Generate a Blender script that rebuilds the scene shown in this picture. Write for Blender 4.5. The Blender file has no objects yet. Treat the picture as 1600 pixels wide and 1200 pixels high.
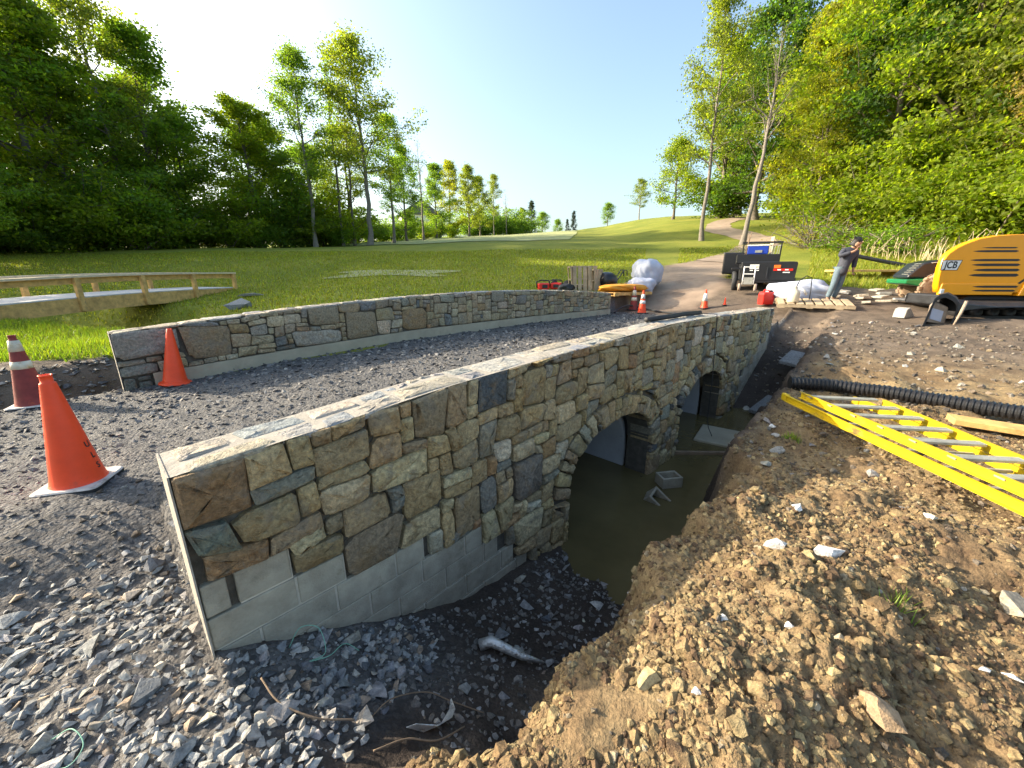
import bpy, bmesh, math, random
import numpy as np
from mathutils import Vector, Matrix, Euler

R = math.radians
scene = bpy.context.scene
col = scene.collection
rng = np.random.default_rng(11)
random.seed(5)

# ------------------------------------------------------------------ camera
H = 1.62
cam_d = bpy.data.cameras.new("camera")
cam_d.sensor_width = 36.0
cam_d.lens = 36.0 * 620 / 1600
cam_d.clip_start = 0.05
cam_d.clip_end = 3000
cam = bpy.data.objects.new("camera", cam_d)
col.objects.link(cam)
cam.location = (0, 0, H)
cam.rotation_euler = (R(90 - 15.76), 0, 0)
scene.camera = cam

# ------------------------------------------------------------------ sky, sun, exposure
SUN_AZ, SUN_EL = -80.0, 23.0          # degrees from +Y (negative = to the left), above the horizon
world = bpy.data.worlds.new("World")
scene.world = world
world.use_nodes = True
wn = world.node_tree.nodes
wl = world.node_tree.links
sky = wn.new("ShaderNodeTexSky")
sky.sky_type = 'NISHITA'
sky.sun_disc = False
sky.sun_elevation = R(SUN_EL)
sky.sun_rotation = R(SUN_AZ)
sky.air_density = 1.0
sky.dust_density = 4.0
sky.ozone_density = 0.7
bg = wn["Background"]
bg.inputs[1].default_value = 0.15
tint = wn.new("ShaderNodeMix"); tint.data_type = 'RGBA'; tint.blend_type = 'MULTIPLY'
tint.inputs[0].default_value = 1.0; tint.inputs[7].default_value = (.95, 1.01, 1.0, 1)      # colour balance of the whole sky
wl.new(sky.outputs[0], tint.inputs[6]); wl.new(tint.outputs[2], bg.inputs[0])

sun_d = bpy.data.lights.new("sun", 'SUN')
sun_d.energy = 4.2
sun_d.angle = R(0.5)
sun_d.color = (1.0, 0.86, 0.66)
sun = bpy.data.objects.new("sun", sun_d)
col.objects.link(sun)
ce = math.cos(R(SUN_EL))
SUN = Vector((math.sin(R(SUN_AZ)) * ce, math.cos(R(SUN_AZ)) * ce, math.sin(R(SUN_EL))))
sun.rotation_euler = SUN.to_track_quat('Z', 'Y').to_euler()
sun.location = SUN * 60

vs = scene.view_settings
scene.display_settings.display_device = 'sRGB'
vs.view_transform = 'Standard'
vs.look = 'None'
vs.gamma = 1.0
vs.use_curve_mapping = False
vs.exposure = 1.5
scene.render.engine = 'CYCLES'
scene.cycles.max_bounces = 7
scene.cycles.transparent_max_bounces = 12
scene.cycles.use_denoising = True

# ------------------------------------------------------------------ numeric helpers
def sm(x, a=0.0, b=1.0):
    t = np.clip((np.asarray(x, float) - a) / (b - a), 0, 1)
    return t * t * (3 - 2 * t)

def _hash(ix, iy, s):
    n = (ix.astype(np.int64) * 374761393 + iy.astype(np.int64) * 668265263 + s * 974634777) & 0xffffffff
    n = ((n ^ (n >> 13)) * 1274126177) & 0xffffffff
    n = n ^ (n >> 16)
    return n / 4294967296.0

def vn(x, y, s=0):
    x = np.asarray(x, float); y = np.asarray(y, float)
    ix = np.floor(x); iy = np.floor(y)
    fx = x - ix; fy = y - iy
    fx = fx * fx * (3 - 2 * fx); fy = fy * fy * (3 - 2 * fy)
    a = _hash(ix, iy, s); b = _hash(ix + 1, iy, s); c = _hash(ix, iy + 1, s); d = _hash(ix + 1, iy + 1, s)
    return (a + (b - a) * fx + (c - a) * fy + (a - b - c + d) * fx * fy) * 2 - 1

def fbm(x, y, s=0, o=4, g=0.5):
    r = 0; a = 1.0; f = 1.0
    for k in range(o):
        r = r + a * vn(x * f + 13.7 * k, y * f - 7.3 * k, s + k); a *= g; f *= 2.03
    return r

def worley(x, y, s=0):
    ix = np.floor(x); iy = np.floor(y); f1 = np.full(np.shape(x), 9.0)
    for dx in (-1, 0, 1):
        for dy in (-1, 0, 1):
            cx = ix + dx; cy = iy + dy
            px = cx + _hash(cx, cy, s); py = cy + _hash(cx, cy, s + 1)
            f1 = np.minimum(f1, np.hypot(x - px, y - py))
    return f1

def clods(x, y, sc, s):
    d = worley(x * sc + .35 * vn(x * sc * .8, y * sc * .8, s + 5), y * sc + .35 * vn(x * sc * .8, y * sc * .8, s + 6), s)
    return np.sqrt(np.maximum(0, 1 - (d / .75) ** 2))

def billow(x, y, s=0, o=3):
    r = 0; a = 1.0; f = 1.0
    for k in range(o):
        r = r + a * (1 - np.abs(vn(x * f + 3.1 * k, y * f + 9.2 * k, s + k)) * 2); a *= 0.5; f *= 2.1
    return r

# ------------------------------------------------------------------ the lie of the land
W0 = np.array([-1.32, 1.37]); WD = np.array([0.688, 0.726]); WN = np.array([0.726, -0.688])
def tn(x, y):
    return (x + 1.32) * .688 + (y - 1.37) * .726, (x + 1.32) * .726 - (y - 1.37) * .688
def wp(t, n, z):
    return (W0[0] + WD[0] * t + WN[0] * n, W0[1] + WD[1] * t + WN[1] * n, z)
def road_z(t):
    return np.interp(t, [-6, -2, 0, 2, 4.3, 8, 11.8, 14], [.10, .14, .17, .27, .34, .33, .27, .33])
def near_top(t):
    return np.interp(t, [0, .84, 1.35, 2.7, 4.7, 6, 7.4, 9, 10.3], [.865, .915, .95, .99, 1.026, 1.0, .95, .90, .865])
def far_top(t):
    return .905 + .29 * (1 - ((np.asarray(t) - 6.2) / 6.2) ** 2)
CH = np.array([(1.0, 6.2), (-2.3, 8.9), (-6.0, 10.3), (-9.5, 11.3), (-14, 13.2), (-22, 15)])
def chan_dist(x, y):
    d = np.full(np.shape(x), 1e9)
    for (ax, ay), (bx, by) in zip(CH[:-1], CH[1:]):
        vx, vy = bx - ax, by - ay
        k = np.clip(((x - ax) * vx + (y - ay) * vy) / (vx * vx + vy * vy), 0, 1)
        d = np.minimum(d, np.hypot(x - ax - k * vx, y - ay - k * vy))
    return d
ARCH = [(3.57, .87), (6.27, .93)]
def G(x, y, detail=True):
    x = np.asarray(x, float); y = np.asarray(y, float)
    t, n = tn(x, y)
    Z = np.interp(y, [-12, 4, 9, 12, 16, 20, 30, 40, 60, 80, 100, 120, 140, 180, 420], [-.1, .0, .3, .55, 1.1, 1.62, 3.05, 4.3, 6.3, 8.2, 9.9, 11.0, 11.6, 11.5, 5])
    a = x / np.maximum(y, 3.0)
    mult = np.interp(a, [-1.2, -.6, -.13, 0, .22, .37, .7], [.62, .74, .96, 1.02, 1.18, 1.38, 1.5])
    k = sm(y, 18, 55)
    Z = np.where(Z > 1.62, 1.62 + (Z - 1.62) * (1 + (mult - 1) * k), Z)
    Z = Z + .30 * sm(x, 4, 8) * sm(y, 8, 12) * (1 - sm(y, 17, 27))
    Z = Z + .9 * sm(x, 12, 26) * sm(y, 10, 24)                 # rising ground under the right-hand wood
    Z = Z - .45 * sm(-x, 5, 11) * sm(y, 9.5, 13) * (1 - sm(y, 17, 26))
    if detail:
        Z = Z + .16 * fbm(x / 9, y / 9, 3, 3) * sm(y, 9, 25)
    # stream beyond the bridge
    cd = chan_dist(x, y) + .25 * vn(x * .9, y * .9, 8)
    side = (n < -5.0)
    Z = np.where(side, -.75 + (Z + .75) * sm(cd, .7, 2.2), Z)
    # cut beside the road at the near left
    cut = sm(-n, 5.25, 5.45) * (1 - sm(-n, 6.3 , 6.75)) * (1 - sm(t, .6, 1.4)) * sm(t, -7, -4)
    Z = Z * (1 - cut) + (-.32) * cut
    bank = sm(-n, 6.5, 7.0) * (1 - sm(-n, 8.0, 10)) * (1 - sm(t, 0.5, 2.0))
    Z = Z + bank * .2
    # road deck and its approach
    rz = road_z(t)
    w_n = np.where(t > 0, sm(-n, .12, .2), sm(-n, .6, 1.9))
    w_n = w_n * (1 - sm(-n, 5.05, 5.2))
    w_t = 1 - sm(t, 12.2, 16.5)
    w = w_n * w_t * sm(t, -9, -7)
    Z = Z * (1 - w) + rz * w
    # ground in front of the wall: trench, bank, spoil heap
    fl = np.interp(t, [-3, -.6, 0, .57, .95, 1.4, 1.84, 2.25, 2.6, 3.1, 7.4, 8.3, 9.2, 10.2, 11.2, 12.6, 14.2], [-.12, -.06, -.04, -.37, -.56, -.74, -.83, -.87, -.97, -1.1, -1.1, -.9, -.5, -.12, .0, .3, .62])
    bk = np.interp(t, [-3, 0, .6, 2, 3, 4.4, 6, 8, 10, 12, 14, 16], [-.12, -.08, .0, .08, .05, -.02, .02, .16, .3, .42, .62, .9])
    edge = np.interp(t, [-1, .4, 1.04, 1.67, 2.73, 3.94, 5.7, 8, 10, 12], [1.2, 1.12, 1.24, 1.20, 1.27, 1.02, .9, .95, .9, .8])
    edge = edge + .085 * vn(t * 2.7, n * .3, 22) + .05 * vn(t * 6.5, n * .3, 25)
    wid = .22 + .10 * vn(t * 1.3, 0 * t, 23)
    e2 = edge + .09 * vn(t * 5, n * 3, 24) + .04 * vn(t * 12, n * 9, 26)
    kb = sm((n - e2 + wid) / (wid + .08))
    rise = bk + (n - 1.1) * .035 * sm(t, 3, 6)
    Zs = np.where(n > 1.1, rise, bk)
    # blend the spoil level out to the general level far to the right / ahead
    kk = sm(t, 11.5, 14.5)
    Zs = Zs * (1 - kk) + np.maximum(Z, Zs) * kk
    heap = .22 * np.exp(-(((t - 1.5) / 1.6) ** 2 + ((n - 1.65) / .60) ** 2))
    heap = heap + .10 * np.exp(-(((t - 3.2) / 1.1) ** 2 + ((n - 2.6) / .5) ** 2)) - .10 * np.exp(-(((t - 1.0) / .8) ** 2 + ((n - 2.75) / .35) ** 2))
    Zs = Zs + heap
    Zt = fl + (Zs - fl) * kb
    # shelf of mud along the foot of the wall
    Zt = Zt + .05 * sm(n, .35, .0) * (t > 0)
    front = np.where(t > 0, (n > -.13) * 1.0, sm(n, -1.6, -.5)) * (1 - sm(t, 13.0, 15.5))
    in_arch = np.zeros(np.shape(x), bool)
    for tc, hw in ARCH:
        in_arch |= np.abs(t - tc) < hw + .08
    front = np.where(in_arch & (n > -.3) & (n < .0), 1.0, front)
    front = front * np.where(t > 11.0, sm(n, -1.2, .4), 1.0)
    Z = Z * (1 - front) + Zt * front
    return Z
def g1(x, y):
    return float(G(np.array([x]), np.array([y]))[0])

# ------------------------------------------------------------------ object helpers
def tag(o, label=None, cat=None, group=None, kind=None):
    if label: o["label"] = label
    if cat: o["category"] = cat
    if group: o["group"] = group
    if kind: o["kind"] = kind
    return o

def empty(name, loc=(0, 0, 0), rz=0.0, label=None, cat=None, group=None):
    o = bpy.data.objects.new(name, None)
    col.objects.link(o)
    o.location = loc
    o.rotation_euler = (0, 0, rz)
    o.empty_display_size = 0.2
    return tag(o, label, cat, group)

def link(name, me, parent=None, mat=None):
    o = bpy.data.objects.new(name, me)
    col.objects.link(o)
    if parent is not None: o.parent = parent
    if mat is not None and len(me.materials) == 0: me.materials.append(mat)
    return o

def np_mesh(name, V, F, smooth=False, colr=None, colv=None):
    """mesh from arrays; F is (m,3) or (m,4); colr per-face colours, colv per-vertex colours"""
    me = bpy.data.meshes.new(name)
    V = np.asarray(V, np.float32); F = np.asarray(F, np.int32)
    k = F.shape[1]; m = F.shape[0]
    me.vertices.add(len(V)); me.vertices.foreach_set("co", V.ravel())
    me.loops.add(m * k); me.loops.foreach_set("vertex_index", F.ravel())
    me.polygons.add(m)
    me.polygons.foreach_set("loop_start", np.arange(0, m * k, k, dtype=np.int32))
    me.polygons.foreach_set("loop_total", np.full(m, k, np.int32))
    me.polygons.foreach_set("use_smooth", np.full(m, smooth, bool))
    if colr is not None or colv is not None:
        at = me.color_attributes.new("Col", 'FLOAT_COLOR', 'CORNER' if colr is not None else 'POINT')
        c = np.repeat(np.asarray(colr, np.float32), k, axis=0) if colr is not None else np.asarray(colv, np.float32)
        if c.shape[1] == 3: c = np.hstack([c, np.ones((len(c), 1), np.float32)])
        at.data.foreach_set("color", c.ravel())
    me.update(calc_edges=True)
    return me

class MB:
    """collects simple shapes into one mesh"""
    def __init__(s): s.v = []; s.f = []; s.sm = []; s.mi = []; s.cur = 0
    def add(s, V, F, smooth=False):
        b = len(s.v)
        s.v += [tuple(map(float, q)) for q in V]
        for q in F: s.f.append([i + b for i in q]); s.sm.append(smooth); s.mi.append(s.cur)
        return s
    def box(s, c, d, rz=0, rx=0, ry=0, taper=1.0):
        M = Euler((rx, ry, rz)).to_matrix(); c = Vector(c); V = []
        for z in (-1, 1):
            k = taper if z > 0 else 1
            for y in (-1, 1):
                for x in (-1, 1): V.append(c + M @ Vector((x * d[0] / 2 * k, y * d[1] / 2 * k, z * d[2] / 2)))
        return s.add(V, [(0, 2, 3, 1), (4, 5, 7, 6), (0, 1, 5, 4), (2, 6, 7, 3), (0, 4, 6, 2), (1, 3, 7, 5)])
    def beam(s, a, b, w, h, up=(0, 0, 1)):
        a = Vector(a); b = Vector(b); x = (b - a).normalized(); y = Vector(up).cross(x).normalized(); z = x.cross(y)
        V = [p + y * (i * w / 2) + z * (j * h / 2) for p in (a, b) for j in (-1, 1) for i in (-1, 1)]
        return s.add(V, [(0, 1, 3, 2), (4, 6, 7, 5), (0, 4, 5, 1), (2, 3, 7, 6), (0, 2, 6, 4), (1, 5, 7, 3)])
    def tube(s, P, r, n=8, smooth=True, cap=True):
        P = [Vector(p) for p in P]; rs = r if hasattr(r, '__len__') else [r] * len(P)
        V = []; F = []; up = Vector((0, 0, 1)); ref = None
        for i, p in enumerate(P):
            d = (P[min(i + 1, len(P) - 1)] - P[max(i - 1, 0)])
            d = d.normalized() if d.length > 1e-9 else Vector((0, 0, 1))
            if ref is None: ref = (Vector((1, 0, 0)) if abs(d.z) > .9 else up)
            x = ref.cross(d)
            x = x.normalized() if x.length > 1e-6 else Vector((1, 0, 0))
            y = d.cross(x).normalized(); ref = y
            # keep frame continuous
            ref = y
            for k in range(n):
                a = 2 * math.pi * k / n
                V.append(p + (x * math.cos(a) + y * math.sin(a)) * rs[i])
        for i in range(len(P) - 1):
            for k in range(n):
                a = i * n + k; b = i * n + (k + 1) % n
                F.append((a, b, b + n, a + n))
        if cap:
            F.append(tuple(range(n - 1, -1, -1))); F.append(tuple(range((len(P) - 1) * n, len(P) * n)))
        return s.add(V, F, smooth)
    def lathe(s, prof, n=24, c=(0, 0, 0), smooth=True, axis='Z', cap=True):
        V = []; F = []
        for (r, z) in prof:
            for k in range(n):
                a = 2 * math.pi * k / n
                q = (r * math.cos(a), r * math.sin(a), z)
                if axis == 'X': q = (q[2], q[0], q[1])
                if axis == 'Y': q = (q[0], q[2], q[1])
                V.append((q[0] + c[0], q[1] + c[1], q[2] + c[2]))
        for i in range(len(prof) - 1):
            for k in range(n):
                a = i * n + k; b = i * n + (k + 1) % n
                F.append((a, b, b + n, a + n))
        if cap:
            F.append(tuple(range(n - 1, -1, -1))); F.append(tuple(range((len(prof) - 1) * n, len(prof) * n)))
        return s.add(V, F, smooth)
    def prism(s, prof, y0, y1, f=None):
        """profile in (x,z), extruded along y"""
        m = len(prof)
        V = [(x, y0, z) for x, z in prof] + [(x, y1, z) for x, z in prof]
        if f: V = [f(q) for q in V]
        F = [tuple(range(m)), tuple(range(2 * m - 1, m - 1, -1))]
        for i in range(m):
            j = (i + 1) % m
            F.append((i, i + m, j + m, j))
        return s.add(V, F)
    def xf(s, M, i0=0):
        for i in range(i0, len(s.v)): s.v[i] = tuple(M @ Vector(s.v[i]))
        return s
    def mesh(s, name):
        me = bpy.data.meshes.new(name)
        me.from_pydata(s.v, [], s.f)
        me.polygons.foreach_set("use_smooth", s.sm)
        if any(s.mi): me.polygons.foreach_set("material_index", s.mi)
        bm = bmesh.new(); bm.from_mesh(me); bmesh.ops.recalc_face_normals(bm, faces=bm.faces); bm.to_mesh(me); bm.free()
        me.update()
        return me
    def build(s, name, mat, parent=None, bevel=0.0, seg=2, mats=None):
        me = s.mesh(name)
        for m in (mats or [mat]): me.materials.append(m)
        o = link(name, me, parent)
        if bevel > 0:
            b = o.modifiers.new("bevel", 'BEVEL'); b.width = bevel; b.segments = seg; b.limit_method = 'ANGLE'; b.angle_limit = R(35)
        return o

# ------------------------------------------------------------------ materials
def new_mat(name):
    m = bpy.data.materials.new(name); m.use_nodes = True
    nt = m.node_tree
    return m, nt, nt.nodes, nt.links, nt.nodes["Principled BSDF"]

def node(nt, typ, **kw):
    n = nt.nodes.new(typ)
    for k, v in kw.items():
        if k.startswith('_'): setattr(n, k[1:], v)
        else: n.inputs[k.replace('__', ' ')].default_value = v
    return n

def pos_node(nt, coord):
    if coord == 'world': return nt.nodes.new("ShaderNodeNewGeometry").outputs["Position"]
    return nt.nodes.new("ShaderNodeTexCoord").outputs["Object"]

def noise(nt, vec, scale, detail=4, rough=.6, dist=0.0):
    n = node(nt, "ShaderNodeTexNoise", Scale=scale, Detail=detail, Roughness=rough, Distortion=dist)
    nt.links.new(vec, n.inputs["Vector"])
    return n

def ramp(nt, fac, stops, mode='LINEAR'):
    r = nt.nodes.new("ShaderNodeValToRGB"); cr = r.color_ramp; cr.interpolation = mode
    while len(cr.elements) < len(stops): cr.elements.new(0.5)
    for e, (p, c) in zip(cr.elements, stops):
        e.position = p; e.color = (*c, 1) if len(c) == 3 else c
    nt.links.new(fac, r.inputs[0])
    return r

def mixc(nt, fac, a, b, mode='MIX'):
    m = nt.nodes.new("ShaderNodeMix"); m.data_type = 'RGBA'; m.blend_type = mode
    for sock, v in ((m.inputs[0], fac), (m.inputs[6], a), (m.inputs[7], b)):
        if isinstance(v, (int, float)): sock.default_value = v
        elif isinstance(v, (tuple, list)): sock.default_value = (*v, 1) if len(v) == 3 else v
        else: nt.links.new(v, sock)
    return m.outputs[2]

def mth(nt, op, a, b=None, clamp=False):
    m = nt.nodes.new("ShaderNodeMath"); m.operation = op; m.use_clamp = clamp
    for sock, v in ((m.inputs[0], a), (m.inputs[1], b)):
        if v is None: continue
        if isinstance(v, (int, float)): sock.default_value = v
        else: nt.links.new(v, sock)
    return m.outputs[0]

def bump(nt, h, strength=.5, dist=.02, normal=None):
    b = node(nt, "ShaderNodeBump", Strength=strength, Distance=dist)
    nt.links.new(h, b.inputs["Height"])
    if normal is not None: nt.links.new(normal, b.inputs["Normal"])
    return b.outputs[0]

def simple(name, c, rough=.6, metal=0.0, var=.25, scale=9, bmp=.15, bscale=40, coord='obj', dirt=None, spec=.5):
    """painted / plain surface with slight uneven tone and optional dirt"""
    m, nt, N, L, P = new_mat(name)
    v = pos_node(nt, coord)
    n1 = noise(nt, v, scale, 5, .65)
    dark = tuple(x * (1 - var) for x in c); lite = tuple(min(1, x * (1 + var * .6)) for x in c)
    out = ramp(nt, n1.outputs["Fac"], [(.3, dark), (.7, lite)]).outputs[0]
    if dirt:
        n2 = noise(nt, v, scale * .6, 6, .7)
        f = ramp(nt, n2.outputs["Fac"], [(dirt[1], (0, 0, 0)), (min(.99, dirt[1] + .12), (1, 1, 1))]).outputs[0]
        out = mixc(nt, f, out, dirt[0])
    L.new(out, P.inputs["Base Color"])
    P.inputs["Roughness"].default_value = rough
    P.inputs["Metallic"].default_value = metal
    P.inputs["Specular IOR Level"].default_value = spec
    if bmp:
        n3 = noise(nt, v, bscale, 4, .6)
        L.new(bump(nt, n3.outputs["Fac"], bmp, .01), P.inputs["Normal"])
    return m

def stone_mat(name, src, streak=True, rough=.82, bmp=.55, stain=(.30, .19, .08), gray=(.22, .20, .165), amt=.42):
    """rough stone; its own tone comes from the object colour or the Col attribute"""
    m, nt, N, L, P = new_mat(name)
    v = pos_node(nt, 'world')
    if src == 'obj': base = N.new("ShaderNodeObjectInfo").outputs["Color"]
    else:
        at = N.new("ShaderNodeVertexColor"); at.layer_name = "Col"; base = at.outputs[0]
    n1 = noise(nt, v, 7.0, 6, .65, .4)
    n2 = noise(nt, v, 38.0, 5, .7)
    n3 = noise(nt, v, 4.3, 4, .6, 1.0)
    n4 = noise(nt, v, 130.0, 3, .6)
    tone = ramp(nt, n2.outputs["Fac"], [(.28, (.42, .42, .42)), (.5, (.92, .92, .92)), (.72, (1.5, 1.47, 1.40))]).outputs[0]
    c = mixc(nt, 1.0, base, tone, 'MULTIPLY')
    f1 = ramp(nt, n1.outputs["Fac"], [(.52, (0, 0, 0)), (.64, (1, 1, 1))]).outputs[0]
    c = mixc(nt, mth(nt, 'MULTIPLY', f1, amt), c, stain)
    f2 = ramp(nt, n3.outputs["Fac"], [(.56, (0, 0, 0)), (.62, (1, 1, 1))]).outputs[0]
    c = mixc(nt, mth(nt, 'MULTIPLY', f2, amt), c, gray)
    f3 = ramp(nt, n4.outputs["Fac"], [(.66, (0, 0, 0)), (.74, (1, 1, 1))]).outputs[0]
    c = mixc(nt, mth(nt, 'MULTIPLY', f3, .35), c, (.62, .58, .48))
    L.new(c, P.inputs["Base Color"])
    P.inputs["Roughness"].default_value = rough
    P.inputs["Specular IOR Level"].default_value = .35
    h = mth(nt, 'ADD', mth(nt, 'MULTIPLY', n2.outputs["Fac"], .8), mth(nt, 'MULTIPLY', n4.outputs["Fac"], .35))
    h = mth(nt, 'ADD', h, mth(nt, 'MULTIPLY', n1.outputs["Fac"], 1.3))
    L.new(bump(nt, h, bmp, .03), P.inputs["Normal"])
    return m

M = {}
M['wallstone'] = stone_mat("field_stone", 'obj', bmp=.95)
M['wallstone_c'] = stone_mat("field_stone_small", 'col', bmp=.95)
M['coping'] = stone_mat("coping_stone", 'obj', amt=.25, stain=(.42, .33, .22), gray=(.25, .27, .30), bmp=.7)
M['rubble'] = stone_mat("loose_stone", 'obj', amt=.22, stain=(.28, .22, .16), gray=(.10, .11, .13), bmp=.4)
M['rubble_c'] = stone_mat("loose_chips", 'col', amt=.15, stain=(.26, .21, .16), gray=(.12, .13, .15), bmp=.4)
M['mortar'] = simple("recessed_mortar", (.10, .088, .07), .95, var=.4, scale=14, bmp=.7, bscale=60, coord='world')
M['mortar_l'] = simple("pale_mortar", (.34, .31, .265), .95, var=.25, scale=14, bmp=.6, bscale=60, coord='world')
M['block'] = simple("cinder_block_grey", (.37, .335, .26), .93, var=.34, scale=6, bmp=.7, bscale=110, coord='world', dirt=((.21, .185, .13), .56))
M['blockmortar'] = simple("block_mortar", (.55, .50, .41), .95, var=.25, scale=10, bmp=.5, bscale=80, coord='world')
M['concrete'] = simple("cast_concrete", (.38, .34, .25), .9, var=.18, scale=3, bmp=.35, bscale=70, coord='world', dirt=((.24, .21, .16), .6))
M['pipe_concrete'] = simple("culvert_concrete", (.36, .36, .36), .85, var=.15, scale=3, bmp=.2, bscale=50, coord='world', dirt=((.2, .2, .18), .62))

# ------------------------------------------------------------------ the ground sheet
def axis(core, lo, hi, gl, gr):
    """core: list of (a,b,step); grows geometrically outward"""
    xs = []
    for a, b, st in core:
        xs += list(np.arange(a, b - st * .5, st))
    xs.append(core[-1][1])
    st = core[-1][2]; x = xs[-1]
    while x < hi: st *= gr; x += st; xs.append(x)
    st = core[0][2]; x = xs[0]; left = []
    while x > lo: st *= gl; x -= st; left.append(x)
    return np.array(left[::-1] + xs)
gx = axis([(-9, -3.2, .06), (-3.2, -.3, .025), (-.3, 3.3, .015), (3.3, 4.6, .03), (4.6, 13, .06)], -260, 260, 1.07, 1.07)
gy = axis([(.45, 3.0, .015), (3.0, 4.8, .03), (4.8, 16, .06)], -12, 420, 1.25, 1.03)
X, Y = np.meshgrid(gx, gy)
Z = G(X, Y)
T, NN = tn(X, Y)

def in_poly(px, py, poly):
    r = np.zeros(np.shape(px), bool); j = len(poly) - 1
    for i in range(len(poly)):
        (xi, yi), (xj, yj) = poly[i], poly[j]
        r ^= ((yi > py) != (yj > py)) & (px < (xj - xi) * (py - yi) / (yj - yi + 1e-12) + xi)
        j = i
    return r
DIRT = [(-14, -12), (-14, 3), (-10, 5.0), (-8, 5.6), (-5.4, 6.55), (-4.9, 5.5), (-3.9, 5.6), (3.0, 13.6), (3.2, 14.4), (4.6, 14.8), (5.2, 16.2), (6.2, 17.0), (9.8, 15.6), (11, 14.0), (12.6, 13.6), (16, 13.2), (26, 12.5), (40, 8), (40, -12)]
jx = X + .25 * fbm(X * 1.3, Y * 1.3, 31, 3); jy = Y + .25 * fbm(X * 1.3, Y * 1.3, 35, 3)
dirt = in_poly(jx, jy, DIRT).astype(float)
road = ((NN < -.1) & (NN > -5.15) & (T > -7) & (T < 12.5)) * 1.0
road = np.where(T < 0, road * (1 - sm(NN, -1.9, -.9)), road)
heapw = ((NN > .9) & (T > -.3)) * (1 - sm(T, 7.5, 10)) * sm(NN, .95, 1.15) * dirt
near_d = dirt * (1 - sm(Y, 9, 13))
cm_ = np.clip(.55 + .9 * fbm(X * 2.6, Y * 2.6, 141, 2), 0, 1.3)
clod = .050 * fbm(X * 1.3, Y * 1.3, 49, 3) + .030 * fbm(X * 4, Y * 4, 149, 2) + cm_ * (.046 * clods(X, Y, 7.5, 151) + .030 * clods(X, Y, 15, 161) + .020 * clods(X, Y, 30, 171)) - .03
Z = Z + heapw * clod * (1 - .6 * sm(NN, 1.6, 4) * sm(T, 3, 5))
rough = .02 * fbm(X * 2.2, Y * 2.2, 51, 3) + .012 * fbm(X * 9, Y * 9, 55, 3)
Z = Z + near_d * (1 - heapw) * rough * (1 - .35 * road)
bankm = np.exp(-((NN - 1.0) / .22) ** 2) * (T > .2) * (T < 11) * near_d
Z = Z + bankm * .05 * fbm(X * 5, Y * 5, 58, 3)
# surface kinds: R grass, G road gravel, B fresh spoil
grassw = (1 - dirt)
trench_d = (NN > -.1) * (1 - sm(NN + .12 * fbm(X * 3, Y * 3, 66, 2), .75, 1.05)) * sm(T, -.3, .3) * (1 - sm(T, 10.5, 12.5))
rubz = (1 - sm(T, .6, 1.3)) * sm(T, -4, -2) * (1 - sm(NN, .35, .8)) * (NN > -2.2) * .8
rubz = np.where((T > 0) & (NN < 0), 0, rubz)
colv = np.stack([grassw, np.maximum(road, rubz), heapw, 1 - .999 * trench_d], -1).reshape(-1, 4)
nx, ny = len(gx), len(gy)
idx = np.arange(nx * ny).reshape(ny, nx)
F = np.stack([idx[:-1, :-1], idx[:-1, 1:], idx[1:, 1:], idx[1:, :-1]], -1)
tc_ = .25 * (T[:-1, :-1] + T[:-1, 1:] + T[1:, 1:] + T[1:, :-1]); nc_ = .25 * (NN[:-1, :-1] + NN[:-1, 1:] + NN[1:, 1:] + NN[1:, :-1])
zz = np.stack([Z[:-1, :-1], Z[:-1, 1:], Z[1:, 1:], Z[1:, :-1]], -1)
steep = zz.max(-1) - zz.min(-1) > .2
arch_f = np.zeros(tc_.shape, bool)
for tc, hw in ARCH: arch_f |= np.abs(tc_ - tc) < hw + .02
F = F[~(steep & arch_f & (nc_ < .04) & (nc_ > -.45))]
V = np.stack([X, Y, Z], -1).reshape(-1, 3)
ground_me = np_mesh("ground", V, F, smooth=True, colv=colv)
pp = np.array([(4.9, 13.2), (6.0, 15.6), (8.4, 19.0), (11.8, 23.6), (13.2, 25.2)]); pw = np.array([.9, 1.9, 1.7, 1.3, 1.25])
pm = np.zeros(X.shape)
for i in range(4):
    (ax, ay), (bx, by) = pp[i], pp[i + 1]
    vx, vy = bx - ax, by - ay; kk = np.clip(((X - ax) * vx + (Y - ay) * vy) / (vx * vx + vy * vy), 0, 1)
    dd = np.hypot(X - ax - kk * vx, Y - ay - kk * vy) + .22 * fbm(X * 1.7, Y * 1.7, 201, 2)
    w_ = pw[i] + (pw[i + 1] - pw[i]) * kk
    pm = np.maximum(pm, 1 - sm(dd / w_, .72, 1.05))
pm = pm * sm(Y, 12.6, 14.5)
at_ = ground_me.color_attributes.new("Path", 'FLOAT_COLOR', 'POINT')
at_.data.foreach_set("color", np.repeat(pm.reshape(-1, 1), 4, 1).astype(np.float32).ravel())

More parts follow.
